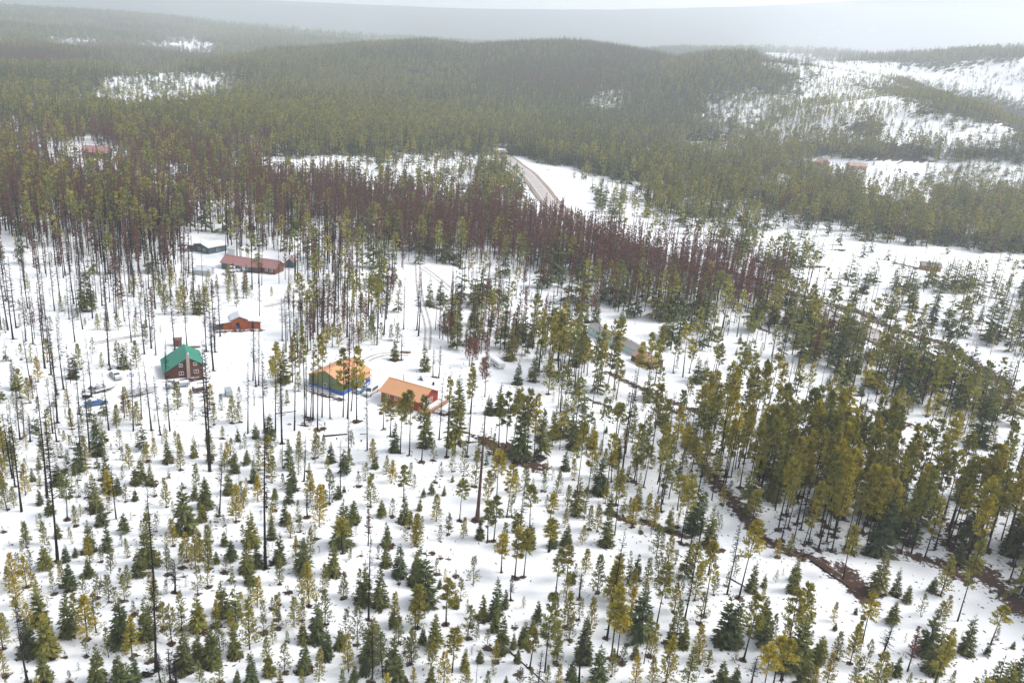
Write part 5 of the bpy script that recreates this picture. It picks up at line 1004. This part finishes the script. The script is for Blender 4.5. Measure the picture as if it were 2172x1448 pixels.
# ------------------------------------------------------------------ vehicles
PAINT = {}
def paint(c, nm):
    if nm not in PAINT: PAINT[nm] = mat('paint_'+nm, c, 0.3, tuple(v*0.9 for v in c), 0.8, spec=0.5)
    return PAINT[nm]
def wheel(parent, x, y, r=0.36, w=0.24):
    o = MB().tube((x, y-w/2, r), (x, y+w/2, r), r, None, 14).build('wheel', M['rubber'], parent); MB().tube((x, y-w/2-0.01, r), (x, y+w/2+0.01, r), r*0.58, None, 12).build('rim', M['rim'], o)
def car(name, label, cat, px, py, yaw, style, pm, snow=False, L=4.8, W=1.85, pm2=None, rack=False):
    """local +x is the front"""
    p = G(px, py); r = empty(name, (p[0], p[1], p[2]), yaw); tag(r, label, cat); h = L/2; y0, y1 = -W/2, W/2; t = 0.1
    prof = {'suv': [(-h, 0.35), (-h+0.05, 0.95), (h-1.35, 1.02), (h-0.12, 0.9), (h, 0.7), (h, 0.35)], 'sedan': [(-h, 0.35), (-h, 0.8), (-h+0.9, 0.92), (h-1.4, 0.92), (h-0.1, 0.75), (h, 0.55), (h, 0.32)],
            'pickup': [(-h, 0.5), (-h, 1.05), (h-1.5, 1.1), (h-0.12, 1.0), (h, 0.8), (h, 0.42)], 'van': [(-h, 0.35), (-h, 1.0), (h-0.9, 1.05), (h-0.1, 0.92), (h, 0.7), (h, 0.35)]}[style]
    MB().prism(prof, y0, y1).build('body', pm, r)
    cab = {'suv': [(-h+0.08, 0.94), (-h+0.35, 1.7), (h-2.05, 1.72), (h-1.4, 1.0)], 'sedan': [(-h+0.75, 0.9), (-h+1.35, 1.38), (h-2.2, 1.4), (h-1.45, 0.9)], 'pickup': [(-0.35, 1.05), (-0.2, 1.75), (h-2.1, 1.75), (h-1.45, 1.07)], 'van': [(-h+0.05, 0.98), (-h+0.15, 1.95), (h-1.6, 1.95), (h-0.95, 1.02)]}[style]
    V = []; 
    for s in (-1, 1):
        for i, (x, z) in enumerate(cab): V.append((x, s*(W/2-(0.04 if i in (0, 3) else 0.2)), z))
    MB().poly(V, [(0, 1, 2, 3), (7, 6, 5, 4), (0, 4, 5, 1), (1, 5, 6, 2), (2, 6, 7, 3)]).build('cabin', pm2 or pm, r)
    def pane(name_, idx, k0, k1):   # inset pane pushed just outside the cabin surface
        a_, b_, c_, d_ = (Vector(V[i]) for i in idx); n_ = (b_-a_).cross(d_-a_).normalized(); cen = (a_+b_+c_+d_)/4
        if n_.dot(cen-Vector((sum(v[0] for v in V)/8, 0, 1.2))) < 0: n_.negate()
        q = [cen+(v-cen)*k0+n_*0.012 for v in (a_, b_, c_, d_)]; q += [v-n_*0.03 for v in q]
        MB().poly(q, [(0, 1, 2, 3), (7, 6, 5, 4), (0, 4, 5, 1), (1, 5, 6, 2), (2, 6, 7, 3), (3, 7, 4, 0)]).build(name_, M['glass'], r)
    pane('side_window', (0, 1, 2, 3), 0.76, 0); pane('side_window', (4, 5, 6, 7), 0.76, 0); pane('windscreen', (2, 6, 7, 3), 0.84, 0); pane('rear_window', (0, 4, 5, 1), 0.8, 0)
    for x in (-h+0.85, h-0.9):
        for y in (y0+0.08, y1-0.08): wheel(r, x, y)
    for y in (-0.62, 0.62): MB().box(h-0.02, h+0.02, y-0.18, y+0.18, 0.62, 0.78).build('headlight', M['lamp'], r)
    MB().box(h-0.06, h+0.07, y0+0.05, y1-0.05, 0.36, 0.52).build('bumper', M['metal'], r)
    if style == 'pickup':
        bed = MB(); bed.box(-h+0.02, -0.4, y0-0.01, y0+0.09, 1.0, 1.32); bed.box(-h+0.02, -0.4, y1-0.09, y1+0.01, 1.0, 1.32); bed.box(-h-0.01, -h+0.08, y0, y1, 1.0, 1.32); bed.build('bed_side', pm, r)
        MB().box(-h+0.1, -0.42, y0+0.1, y1-0.1, 1.11, 1.2).build('snow_cover' if snow else 'bed_floor', M['snow'] if snow else M['dark'], r)
    if snow:
        z = max(c_[1] for c_ in cab); x0, x1 = cab[1][0], cab[2][0]
        MB().prism([(x0+0.05, z+0.004), (x1-0.05, z+0.004), (x1-0.2, z+0.13), (x0+0.2, z+0.14)], -W/2+0.25, W/2-0.25).build('snow_cover', M['snow'], r)
        MB().prism([(h-1.3, 1.02 if style != 'sedan' else 0.93), (h-0.3, 0.98 if style != 'sedan' else 0.85), (h-0.45, 1.08), (h-1.2, 1.14)], -W/2+0.15, W/2-0.15).build('snow_cover', M['snow'], r)
    if rack:
        rk = MB()
        for x in (-h+0.2, -0.5):
            for y in (y0+0.05, y1-0.05): rk.tube((x, y, 1.3), (x, y, 2.1), 0.05)
        for y in (y0+0.05, y1-0.05): rk.tube((-h, y, 2.1), (0.9, y, 2.1), 0.055)
        for x in (-h+0.05, -0.5, 0.85): rk.tube((x, y0, 2.1), (x, y1, 2.1), 0.055)
        rk.build('rack', M['dark'], r)
    return r
yv = yaw_px((800, 825), (770, 845))
car('van', 'white van parked beside the olive green garage', 'van', 787, 834, yv, 'van', paint((0.72, 0.72, 0.72), 'white'), True, 5.2, 1.95)
car('pickup_truck', 'blue pickup with red nose and black rack beside the garage', 'pickup', 767, 828, yv, 'pickup', paint((0.13, 0.25, 0.42), 'lightblue'), True, 5.4, 1.95, rack=True)
MBo = None
car('suv', 'white estate car parked nearer the door of the long teal house', 'car', 497, 575, math.radians(-8), 'suv', paint((0.75, 0.75, 0.75), 'purewhite'), True, 4.9)
car('suv', 'white estate car parked nearer the camera by the grey metal shed', 'car', 485, 583, math.radians(175), 'suv', paint((0.75, 0.75, 0.75), 'purewhite'), True, 4.8)
car('pickup_truck', 'silver and black pickup in front of the log house', 'pickup', 377, 820, yaw_px((395, 818), (357, 823)), 'pickup', paint((0.3, 0.31, 0.33), 'silver'), True, 5.6, 1.95, pm2=paint((0.1, 0.1, 0.11), 'charcoal'))
car('parked_car', 'snow-laden pale car between the saplings left of the log house', 'car', 246, 800, yaw_px((238, 790), (254, 806)), 'sedan', paint((0.36, 0.34, 0.33), 'palegrey'), True, 5.0)
car('parked_car', 'bright blue car with snow on it among the dead trees', 'car', 204, 858, yaw_px((180, 861), (228, 853)), 'sedan', paint((0.02, 0.12, 0.36), 'blue'), True, 4.9)
car('parked_car', 'blue car parked left of the mint green mobile home', 'car', 1199, 694, math.radians(-50), 'sedan', paint((0.06, 0.15, 0.5), 'midblue'), True, 4.6)
car('parked_car', 'dark red car near the end of the mobile home', 'car', 1228, 690, math.radians(-60), 'sedan', paint((0.16, 0.03, 0.03), 'darkred'), False, 4.6)
car('pickup_truck', 'dark pickup in the far right clearing on snow', 'pickup', 1944, 371, math.radians(10), 'pickup', paint((0.05, 0.05, 0.06), 'black'), False, 5.4)
# flatbed truck
p = G(213, 830); yv = yaw_px((190, 836), (232, 826)); fb = car('flatbed_truck', 'grey flatbed truck with snow on its bed among dead trees', 'truck', 200, 832, yv+math.pi, 'pickup', paint((0.2, 0.2, 0.21), 'grey'), True, 5.2)
p = G(219, 829); tr_ = empty('flat_trailer', p, yv); tag(tr_, 'low flat trailer carrying snow behind the grey flatbed truck', 'trailer')
MB().box(-2.4, 2.4, -1.0, 1.0, 0.55, 0.75).build('bed', M['barndark'], tr_); MB().box(-2.3, 2.3, -0.9, 0.9, 0.753, 0.98).build('snow_cover', M['snow'], tr_); MB().box(-1.4, -0.6, -0.8, 0.8, 0.985, 1.5).build('crate', M['metal'], tr_)
for y in (-0.95, 0.95): wheel(tr_, 0.2, y)
MB().box(2.4, 3.5, -0.06, 0.06, 0.55, 0.65).build('drawbar', M['dark'], tr_)
# covered boat
p = G(299, 836); yv = yaw_px((268, 841), (332, 829)); bt = empty('boat', p, yv); tag(bt, 'long boat on a trailer wrapped in grey tarp', 'boat')
hull = []; N_ = 9
for i in range(N_):
    t_ = i/(N_-1); x = -4.0+8.2*t_; wd = 1.2*math.sqrt(max(0.0, 1-max(0, (t_-0.45)/0.55)**2))+0.02; hull.append([(x, -wd, 1.0+0.25*t_), (x, -wd*0.7, 0.35+0.35*t_**3), (x, 0, 0.2+0.5*t_**3), (x, wd*0.7, 0.35+0.35*t_**3), (x, wd, 1.0+0.25*t_)])
mb = MB(); pts = [q for s_ in hull for q in s_]; mb.poly(pts, [(i*5+j, i*5+j+1, (i+1)*5+j+1, (i+1)*5+j) for i in range(N_-1) for j in range(4)]+[(0, 1, 2, 3, 4)]).build('hull', M['white'], bt)
cv = []
for i in range(N_):
    t_ = i/(N_-1); x = -4.05+8.3*t_; wd = 1.24*math.sqrt(max(0.0, 1-max(0, (t_-0.45)/0.55)**2))+0.03; zz = 1.02+0.25*t_; tp = 1.75+0.12*math.sin(i*2.1)-0.35*t_; cv += [(x, -wd, zz-0.12), (x, -wd, zz+0.05), (x, -wd*0.45, tp-0.12), (x, 0, tp), (x, wd*0.45, tp-0.1), (x, wd, zz+0.05), (x, wd, zz-0.12)]
MB().poly(cv, [(i*7+j, (i+1)*7+j, (i+1)*7+j+1, i*7+j+1) for i in range(N_-1) for j in range(6)]+[(0, 1, 2, 3, 4, 5, 6)]).build('tarp', M['tarp'], bt)
fr_ = MB()
for y in (-0.7, 0.7): fr_.box(-3.6, 3.2, y-0.05, y+0.05, 0.42, 0.52)
fr_.build('trailer_frame', M['metal'], bt)
for x in (-1.0, -0.1):
    for y in (-1.05, 1.05): wheel(bt, x, y, 0.33)
# box trailer, cargo box, small dark trailer
def trailer(px, py, yaw, L, W, H, m, label, name='box_trailer', top=True):
    p = G(px, py); r = empty(name, p, yaw); tag(r, label, 'trailer'); MB().box(-L/2, L/2, -W/2, W/2, 0.4, H).build('body', m, r)
    if top: MB().prism([(-L/2+0.05, H+0.004), (L/2-0.05, H+0.004), (L/2-0.25, H+0.2), (-L/2+0.25, H+0.22)], -W/2+0.08, W/2-0.08).build('snow_cover', M['snow'], r)
    MB().box(-L/2+0.3, L/2-0.3, -W/2-0.012, -W/2, H*0.58, H*0.72).build('side_stripe', M['dark'], r); MB().box(L/2, L/2+0.9, -0.05, 0.05, 0.4, 0.5).build('drawbar', M['dark'], r)
    for y in (-W/2, W/2): wheel(r, -0.2, y, 0.33)
    MB().box(-L/2-0.012, -L/2, -W/2+0.1, W/2-0.1, 0.5, H-0.1).build('rear_door', m, r); return r
trailer(1055, 776, yaw_px((1040, 767), (1069, 787)), 5.6, 2.0, 1.7, M['white'], 'white box trailer standing in the snow behind orange bushes')
trailer(485, 838, yaw_px((481, 830), (489, 846)), 2.8, 1.5, 1.7, M['metal'], 'small black and grey trailer right of the log house', 'small_trailer', False)
trailer(421, 831, yaw_px((412, 833), (431, 829)), 2.6, 1.6, 1.5, M['barndark'], 'dark boxy trailer half hidden by young pines below the log house', 'small_trailer')
trailer(184, 845, 0.2, 1.7, 1.1, 1.1, M['dark'], 'small dark cart with snow between the blue car and flatbed', 'small_trailer')
p = G(277, 798); sw = empty('sawhorse', p, 0.6); tag(sw, 'low blue sawhorse lying left of the log house', 'sawhorse')
MB().box(-0.9, 0.9, -0.06, 0.06, 0.5, 0.62).build('beam', M['bluetarp'], sw)
for x in (-0.7, 0.7):
    for y in (-0.4, 0.4): MB().tube((x, y, 0), (x, 0, 0.55), 0.05).build('leg', M['bluetarp'], sw)
# logs lying on the snow
def fallen(a, b, r, label, m=None, twigs=0):
    p, q = G(*a), G(*b); o = empty('fallen_log', p); tag(o, label, 'log'); d = Vector(q-p); MB().tube((0, 0, r*0.8), d+Vector((0, 0, r*0.6)), r, r*0.6, 8).build('stem', m or M['bark'], o, True)
    rr = np.random.default_rng(int(a[0]))
    tw = MB()
    for i in range(max(2, twigs)):
        t_ = rr.uniform(0.2, 0.95); b_ = d*t_; MB().tube(b_+Vector((0, 0, r)), b_+Vector((rr.uniform(-0.6, 0.6), rr.uniform(-0.6, 0.6), r+rr.uniform(0.2, 0.6))), 0.03, 0.01, 4).build('stub', m or M['bark'], o)
fallen((686, 926), (736, 921), 0.22, 'long fallen log on open snow in front of the garage'); fallen((764, 921), (780, 920), 0.1, 'short thin pole lying right of the long fallen log')
fallen((584, 878), (628, 872), 0.13, 'dark fallen log under the pines left of the garage'); fallen((1077, 1378), (1156, 1448), 0.11, 'thin fallen trunk slanting to the bottom edge')
fallen((916, 1268), (932, 1276), 0.1, 'short bent dead stick beside a small spruce', None); fallen((1720, 1190), (1800, 1245), 0.16, 'fallen dead trunk across the brown bank', None, 8)
fallen((1755, 1200), (1790, 1222), 0.13, 'bleached fallen trunk on the scrubby bank', M['stone'], 6); fallen((2000, 1132), (2052, 1142), 0.14, 'fallen trunk leaning inside the dense pine stand', None, 5)
fallen((1545, 1225), (1590, 1250), 0.13, 'dark fallen trunk beside a bushy young spruce', None, 6); fallen((1420, 1165), (1462, 1188), 0.07, 'thin bent branch lying on the snow', None, 3)
fallen((1700, 1180), (1728, 1172), 0.12, 'fallen trunk at the brown bank edge below pines', None, 4); fallen((1928, 1130), (1970, 1128), 0.12, 'pale fallen trunk in the pine stand', M['stone'], 3)
def stump(px, py, r, h, label):
    p = G(px, py); o = empty('stump', p); tag(o, label, 'stump'); MB().tube((0, 0, -0.1), (0.03, 0, h), r*1.15, r, 9).build('trunk', M['bark'], o, True); MB().tube((0.03, 0, h), (0.03, 0, h+0.02), r*0.8, None, 9).build('cut_top', M['firewood'], o)
for i, (px, py, r, h, lb) in enumerate([(972, 942, 0.25, 0.75, 'dark stump on the snow right of the red house pines'), (714, 931, 0.14, 0.4, 'small stump just below the long fallen log'), (766, 936, 0.14, 0.45, 'small stump between two dead poles below the garage'),
    (256, 1207, 0.1, 0.25, 'tiny stump on the snow in the lower left'), (1311, 1012, 0.28, 0.6, 'round dark stump right of the tall spruces'), (919, 816, 0.28, 0.8, 'dark stump under a dead tree behind the red house')]): stump(px, py, r, h, lb)
for i, (px, py) in enumerate([(659, 895), (614, 900), (750, 985)]):
    p = G(px, py); rr = np.random.default_rng(i); ro = MB(); V = []; 
    for a in range(8):
        for b_ in range(4): V.append((0.5*math.cos(a*0.785)*math.sin(0.5+b_*0.75)*rr.uniform(0.8, 1.2), 0.4*math.sin(a*0.785)*math.sin(0.5+b_*0.75)*rr.uniform(0.8, 1.2), 0.3*math.cos(0.3+b_*0.55)*rr.uniform(0.9, 1.1)))
    o = mesh_obj('boulder', V, [(a*4+b_, ((a+1) % 8)*4+b_, ((a+1) % 8)*4+b_+1, a*4+b_+1) for a in range(8) for b_ in range(3)]+[tuple(a*4 for a in range(8))], M['stone'], None, True); o.location = p
    tag(o, ['grey boulder in the snow under the bare trunks below the garage', 'small grey boulder left of the trunks below the garage', 'grey boulder among saplings below the fallen log'][i], 'boulder')

# ------------------------------------------------------------------ single trees
LAND = [('the green-roofed log house', 392, 770), ('the orange wooden barn', 507, 685), ('the olive green garage', 712, 805), ('the red house', 870, 835), ('the pink-roofed house', 530, 560),
    ('the snowy-roofed house', 428, 520), ('the grey metal shed', 430, 572), ('the mint green mobile home', 1295, 715), ('the lone cabin', 1975, 562), ('the tarp-covered boat', 300, 830),
    ('the blue car', 203, 855), ('the white box trailer', 1055, 775), ('the thick red-barked snag', 1012, 1000), ('the long fallen log', 717, 922), ('the road bend', 1190, 450), ('the brown bank', 1560, 1070),
    ('the bare brown clearing', 1880, 1240), ('the two pale aspens', 2080, 740), ('the bottom left corner', 0, 1448), ('the bottom right corner', 2172, 1448), ('the bottom edge middle', 1086, 1448),
    ('the left edge middle', 0, 1000), ('the right edge middle', 2172, 960), ('the lower left open snow', 540, 1280), ('the small teal shed', 619, 556)]
ORD = ['nearest', 'second nearest', 'third nearest', 'fourth nearest', 'fifth nearest', 'sixth nearest', 'seventh nearest', 'eighth nearest', 'ninth nearest', 'tenth nearest', 'eleventh nearest', 'twelfth nearest', 'thirteenth nearest', 'fourteenth nearest', 'fifteenth nearest']
SIDE = ['to the right of', 'above and right of', 'above', 'above and left of', 'to the left of', 'below and left of', 'below', 'below and right of']
LOOK = {'P': 'tall olive pine', 's': 'dense dark green spruce', 'p': 'bushy yellow-olive young pine', 'q': 'sparse grey-green pine sapling', 'd': 'tall bare dead tree',
        't': 'leafless reddish-brown larch', 'b': 'leafless orange-brown bush', 'a': 'leafless aspen with pale trunk', 'R': 'thick red-barked standing dead trunk'}
GRP = {'P': 'tall pines', 's': 'spruces on the snow', 'p': 'young pines on the snow', 'q': 'pine saplings on the snow', 'd': 'bare dead trees', 't': 'leafless larches', 'b': 'leafless bushes', 'a': 'aspens by the road', 'R': 'bare dead trees'}
def size_word(k, h):
    lim = {'P': (13, 18), 's': (4.5, 9), 'p': (3.5, 6), 'q': (2, 3.6), 'd': (15, 22), 't': (13, 17), 'b': (4.5, 6)}.get(k)
    if lim is None: return ''
    return 'short ' if h < lim[0] else ('large ' if h > lim[1] and k not in 'Pd' else '')
lab = []
lpx = np.array([q[1] for q in LAND]); lpy = np.array([q[2] for q in LAND])
for i, (k, x, y, z, h) in enumerate(TREES):
    px, py = proj(np.array([x, y, z+0.4*h])); d = np.hypot(lpx-px, (lpy-py)*1.2); j = int(np.argmin(d))
    a = math.atan2(-(py-lpy[j]), px-lpx[j]); sct = int(round(a/(math.pi/4))) % 8
    look = LOOK[k]; sw = size_word(k, h)
    if k == 'P' and sw: look = look.replace('tall ', '')
    if k == 'd' and sw: look = look.replace('tall ', '')
    lab.append(((sw+look).strip(), LAND[j][0], SIDE[sct], d[j], i))
labels = {}
from collections import defaultdict
bucket = defaultdict(list)
for L in lab: bucket[L[:3]].append(L)
for key, Ls in bucket.items():
    Ls.sort(key=lambda q: q[3])
    for n, L in enumerate(Ls):
        if len(Ls) == 1: labels[L[4]] = f'{key[0]} {key[2]} {key[1]}'
        elif n < 15: labels[L[4]] = f'{key[0]}, {ORD[n]} {key[2]} {key[1]}'
        else: labels[L[4]] = f'{key[0]} farther off {key[2]} {key[1]}'
def clean(s):
    w = s.split()
    if len(w) > 16: s = s.replace(' with bare lower trunk', '').replace(' with broken bare top', '')
    return s
for i, (k, x, y, z, h) in enumerate(TREES):
    kk = 'L' if (k == 'P' and h > 19) else k
    sh = SHAPES[kk][int(RNG.integers(len(SHAPES[kk])))] ; nm, cat, plain, part = KIND['d' if k == 'R' else k]
    s = h/sh[2]; e = bpy.data.objects.new(nm, None); COL.objects.link(e)
    wv = float(RNG.uniform(0.88, 1.12))
    # slim tall individuals and squat small ones
    if k == 's': wv *= 1.12 if h < 5 else (0.95 if h < 11 else 0.8)
    if k == 'P' and 15 < h <= 19: wv *= 0.85
    if k in 'dPt': wv *= max(1.0, 0.75/s) if s < 0.75 else 1.0
    e.location = (x, y, z-0.05); e.rotation_euler = (RNG.normal(0, 0.022), RNG.normal(0, 0.022), RNG.uniform(0, 6.28)); e.scale = (s*wv, s*wv, s); e.empty_display_size = 0.3
    tag(e, clean(labels[i]), cat, GRP[k])
    for pn, me in (('trunk' if k != 'b' else 'stems', sh[0]), (part, sh[1])):
        o = bpy.data.objects.new(pn, me); COL.objects.link(o); o.parent = e
        if pn == 'branches': o['kind'] = 'stuff'

# ------------------------------------------------------------------ the uncounted rest of the forest
def forest_mass(k, A, name, label):
    if len(A) == 0: return
    col, h0 = MASS[k]; n = len(A)
    me = bpy.data.meshes.new(name); me.vertices.add(n); co = A[:, :3].copy(); co[:, 2] -= 0.05; me.vertices.foreach_set('co', co.astype(np.float32).ravel())
    s = A[:, 3]/h0; w = s*RNG.uniform(0.85, 1.2, n)
    w = np.where(A[:, 1] > 2150, w*1.5, w)
    for nm, ty, arr in (('rot', 'FLOAT_VECTOR', np.stack([RNG.normal(0, 0.02, n), RNG.normal(0, 0.02, n), RNG.uniform(0, 6.28, n)], 1)), ('scl', 'FLOAT_VECTOR', np.stack([w, w, s], 1))):
        at = me.attributes.new(nm, ty, 'POINT'); at.data.foreach_set('vector', arr.astype(np.float32).ravel())
    at = me.attributes.new('vi', 'INT', 'POINT'); at.data.foreach_set('value', RNG.integers(0, 6, n).astype(np.int32))
    o = bpy.data.objects.new(name, me); COL.objects.link(o)
    ng = bpy.data.node_groups.new(name+'_scatter', 'GeometryNodeTree')
    ng.interface.new_socket('Geometry', in_out='INPUT', socket_type='NodeSocketGeometry'); ng.interface.new_socket('Geometry', in_out='OUTPUT', socket_type='NodeSocketGeometry')
    N, Lk = ng.nodes, ng.links; gi = N.new('NodeGroupInput'); go = N.new('NodeGroupOutput')
    ci = N.new('GeometryNodeCollectionInfo'); ci.inputs['Collection'].default_value = col; ci.inputs['Separate Children'].default_value = True; ci.inputs['Reset Children'].default_value = True
    ip = N.new('GeometryNodeInstanceOnPoints'); ip.inputs['Pick Instance'].default_value = True
    def named(nm, ty):
        q = N.new('GeometryNodeInputNamedAttribute'); q.data_type = ty; q.inputs['Name'].default_value = nm; return q.outputs['Attribute']
    Lk.new(gi.outputs[0], ip.inputs['Points']); Lk.new(ci.outputs[0], ip.inputs['Instance']); Lk.new(named('vi', 'INT'), ip.inputs['Instance Index'])
    Lk.new(named('rot', 'FLOAT_VECTOR'), ip.inputs['Rotation']); Lk.new(named('scl', 'FLOAT_VECTOR'), ip.inputs['Scale']); Lk.new(ip.outputs[0], go.inputs[0])
    md = o.modifiers.new('scatter', 'NODES'); md.node_group = ng
    tag(o, label, None, kind='stuff')
    print('mass', name, n)
forest_mass('P', mass['P'], 'pine_forest', 'dense olive pine forest covering the slopes and far valley')
forest_mass('s', mass['s'], 'spruce_forest', 'dark spruce woods mixed through the far forest')
forest_mass('t', mass['t'], 'larch_stand', 'dense band of leafless reddish-brown larches across the middle')
forest_mass('d', mass['d'], 'dead_tree_stand', 'many thin bare dead trunks standing in the snow')
forest_mass('p', mass['p'], 'young_pine_thicket', 'scattered small young pines growing out of the snow')
forest_mass('q', mass['q'], 'sapling_thicket', 'scattered thin pine saplings poking out of the snow')
forest_mass('b', mass['b'], 'bush_thicket', 'leafless brown bushes along the road and drive')
print('single trees', len(TREES), {k: sum(1 for t in TREES if t[0] == k) for k in 'PspqdtbaR'})

# ------------------------------------------------------------------ the hazy air
hz = MB().box(-11500, 11500, -400, 14500, -30, 560).build('haze', None)
hm = bpy.data.materials.new('haze_air'); hm.use_nodes = True; hn = hm.node_tree.nodes; hl = hm.node_tree.links
for q in list(hn):
    if q.type == 'BSDF_PRINCIPLED': hn.remove(q)
pv = hn.new('ShaderNodeVolumePrincipled'); pv.inputs['Color'].default_value = (0.9, 0.955, 1.0, 1); pv.inputs['Density'].default_value = 0.00022; pv.inputs['Anisotropy'].default_value = 0.5
hl.new(pv.outputs[0], hn['Material Output'].inputs['Volume'])
hz.data.materials.clear(); hz.data.materials.append(hm)
tag(hz, 'thin pale haze hanging over the valley and hills', None, kind='stuff')
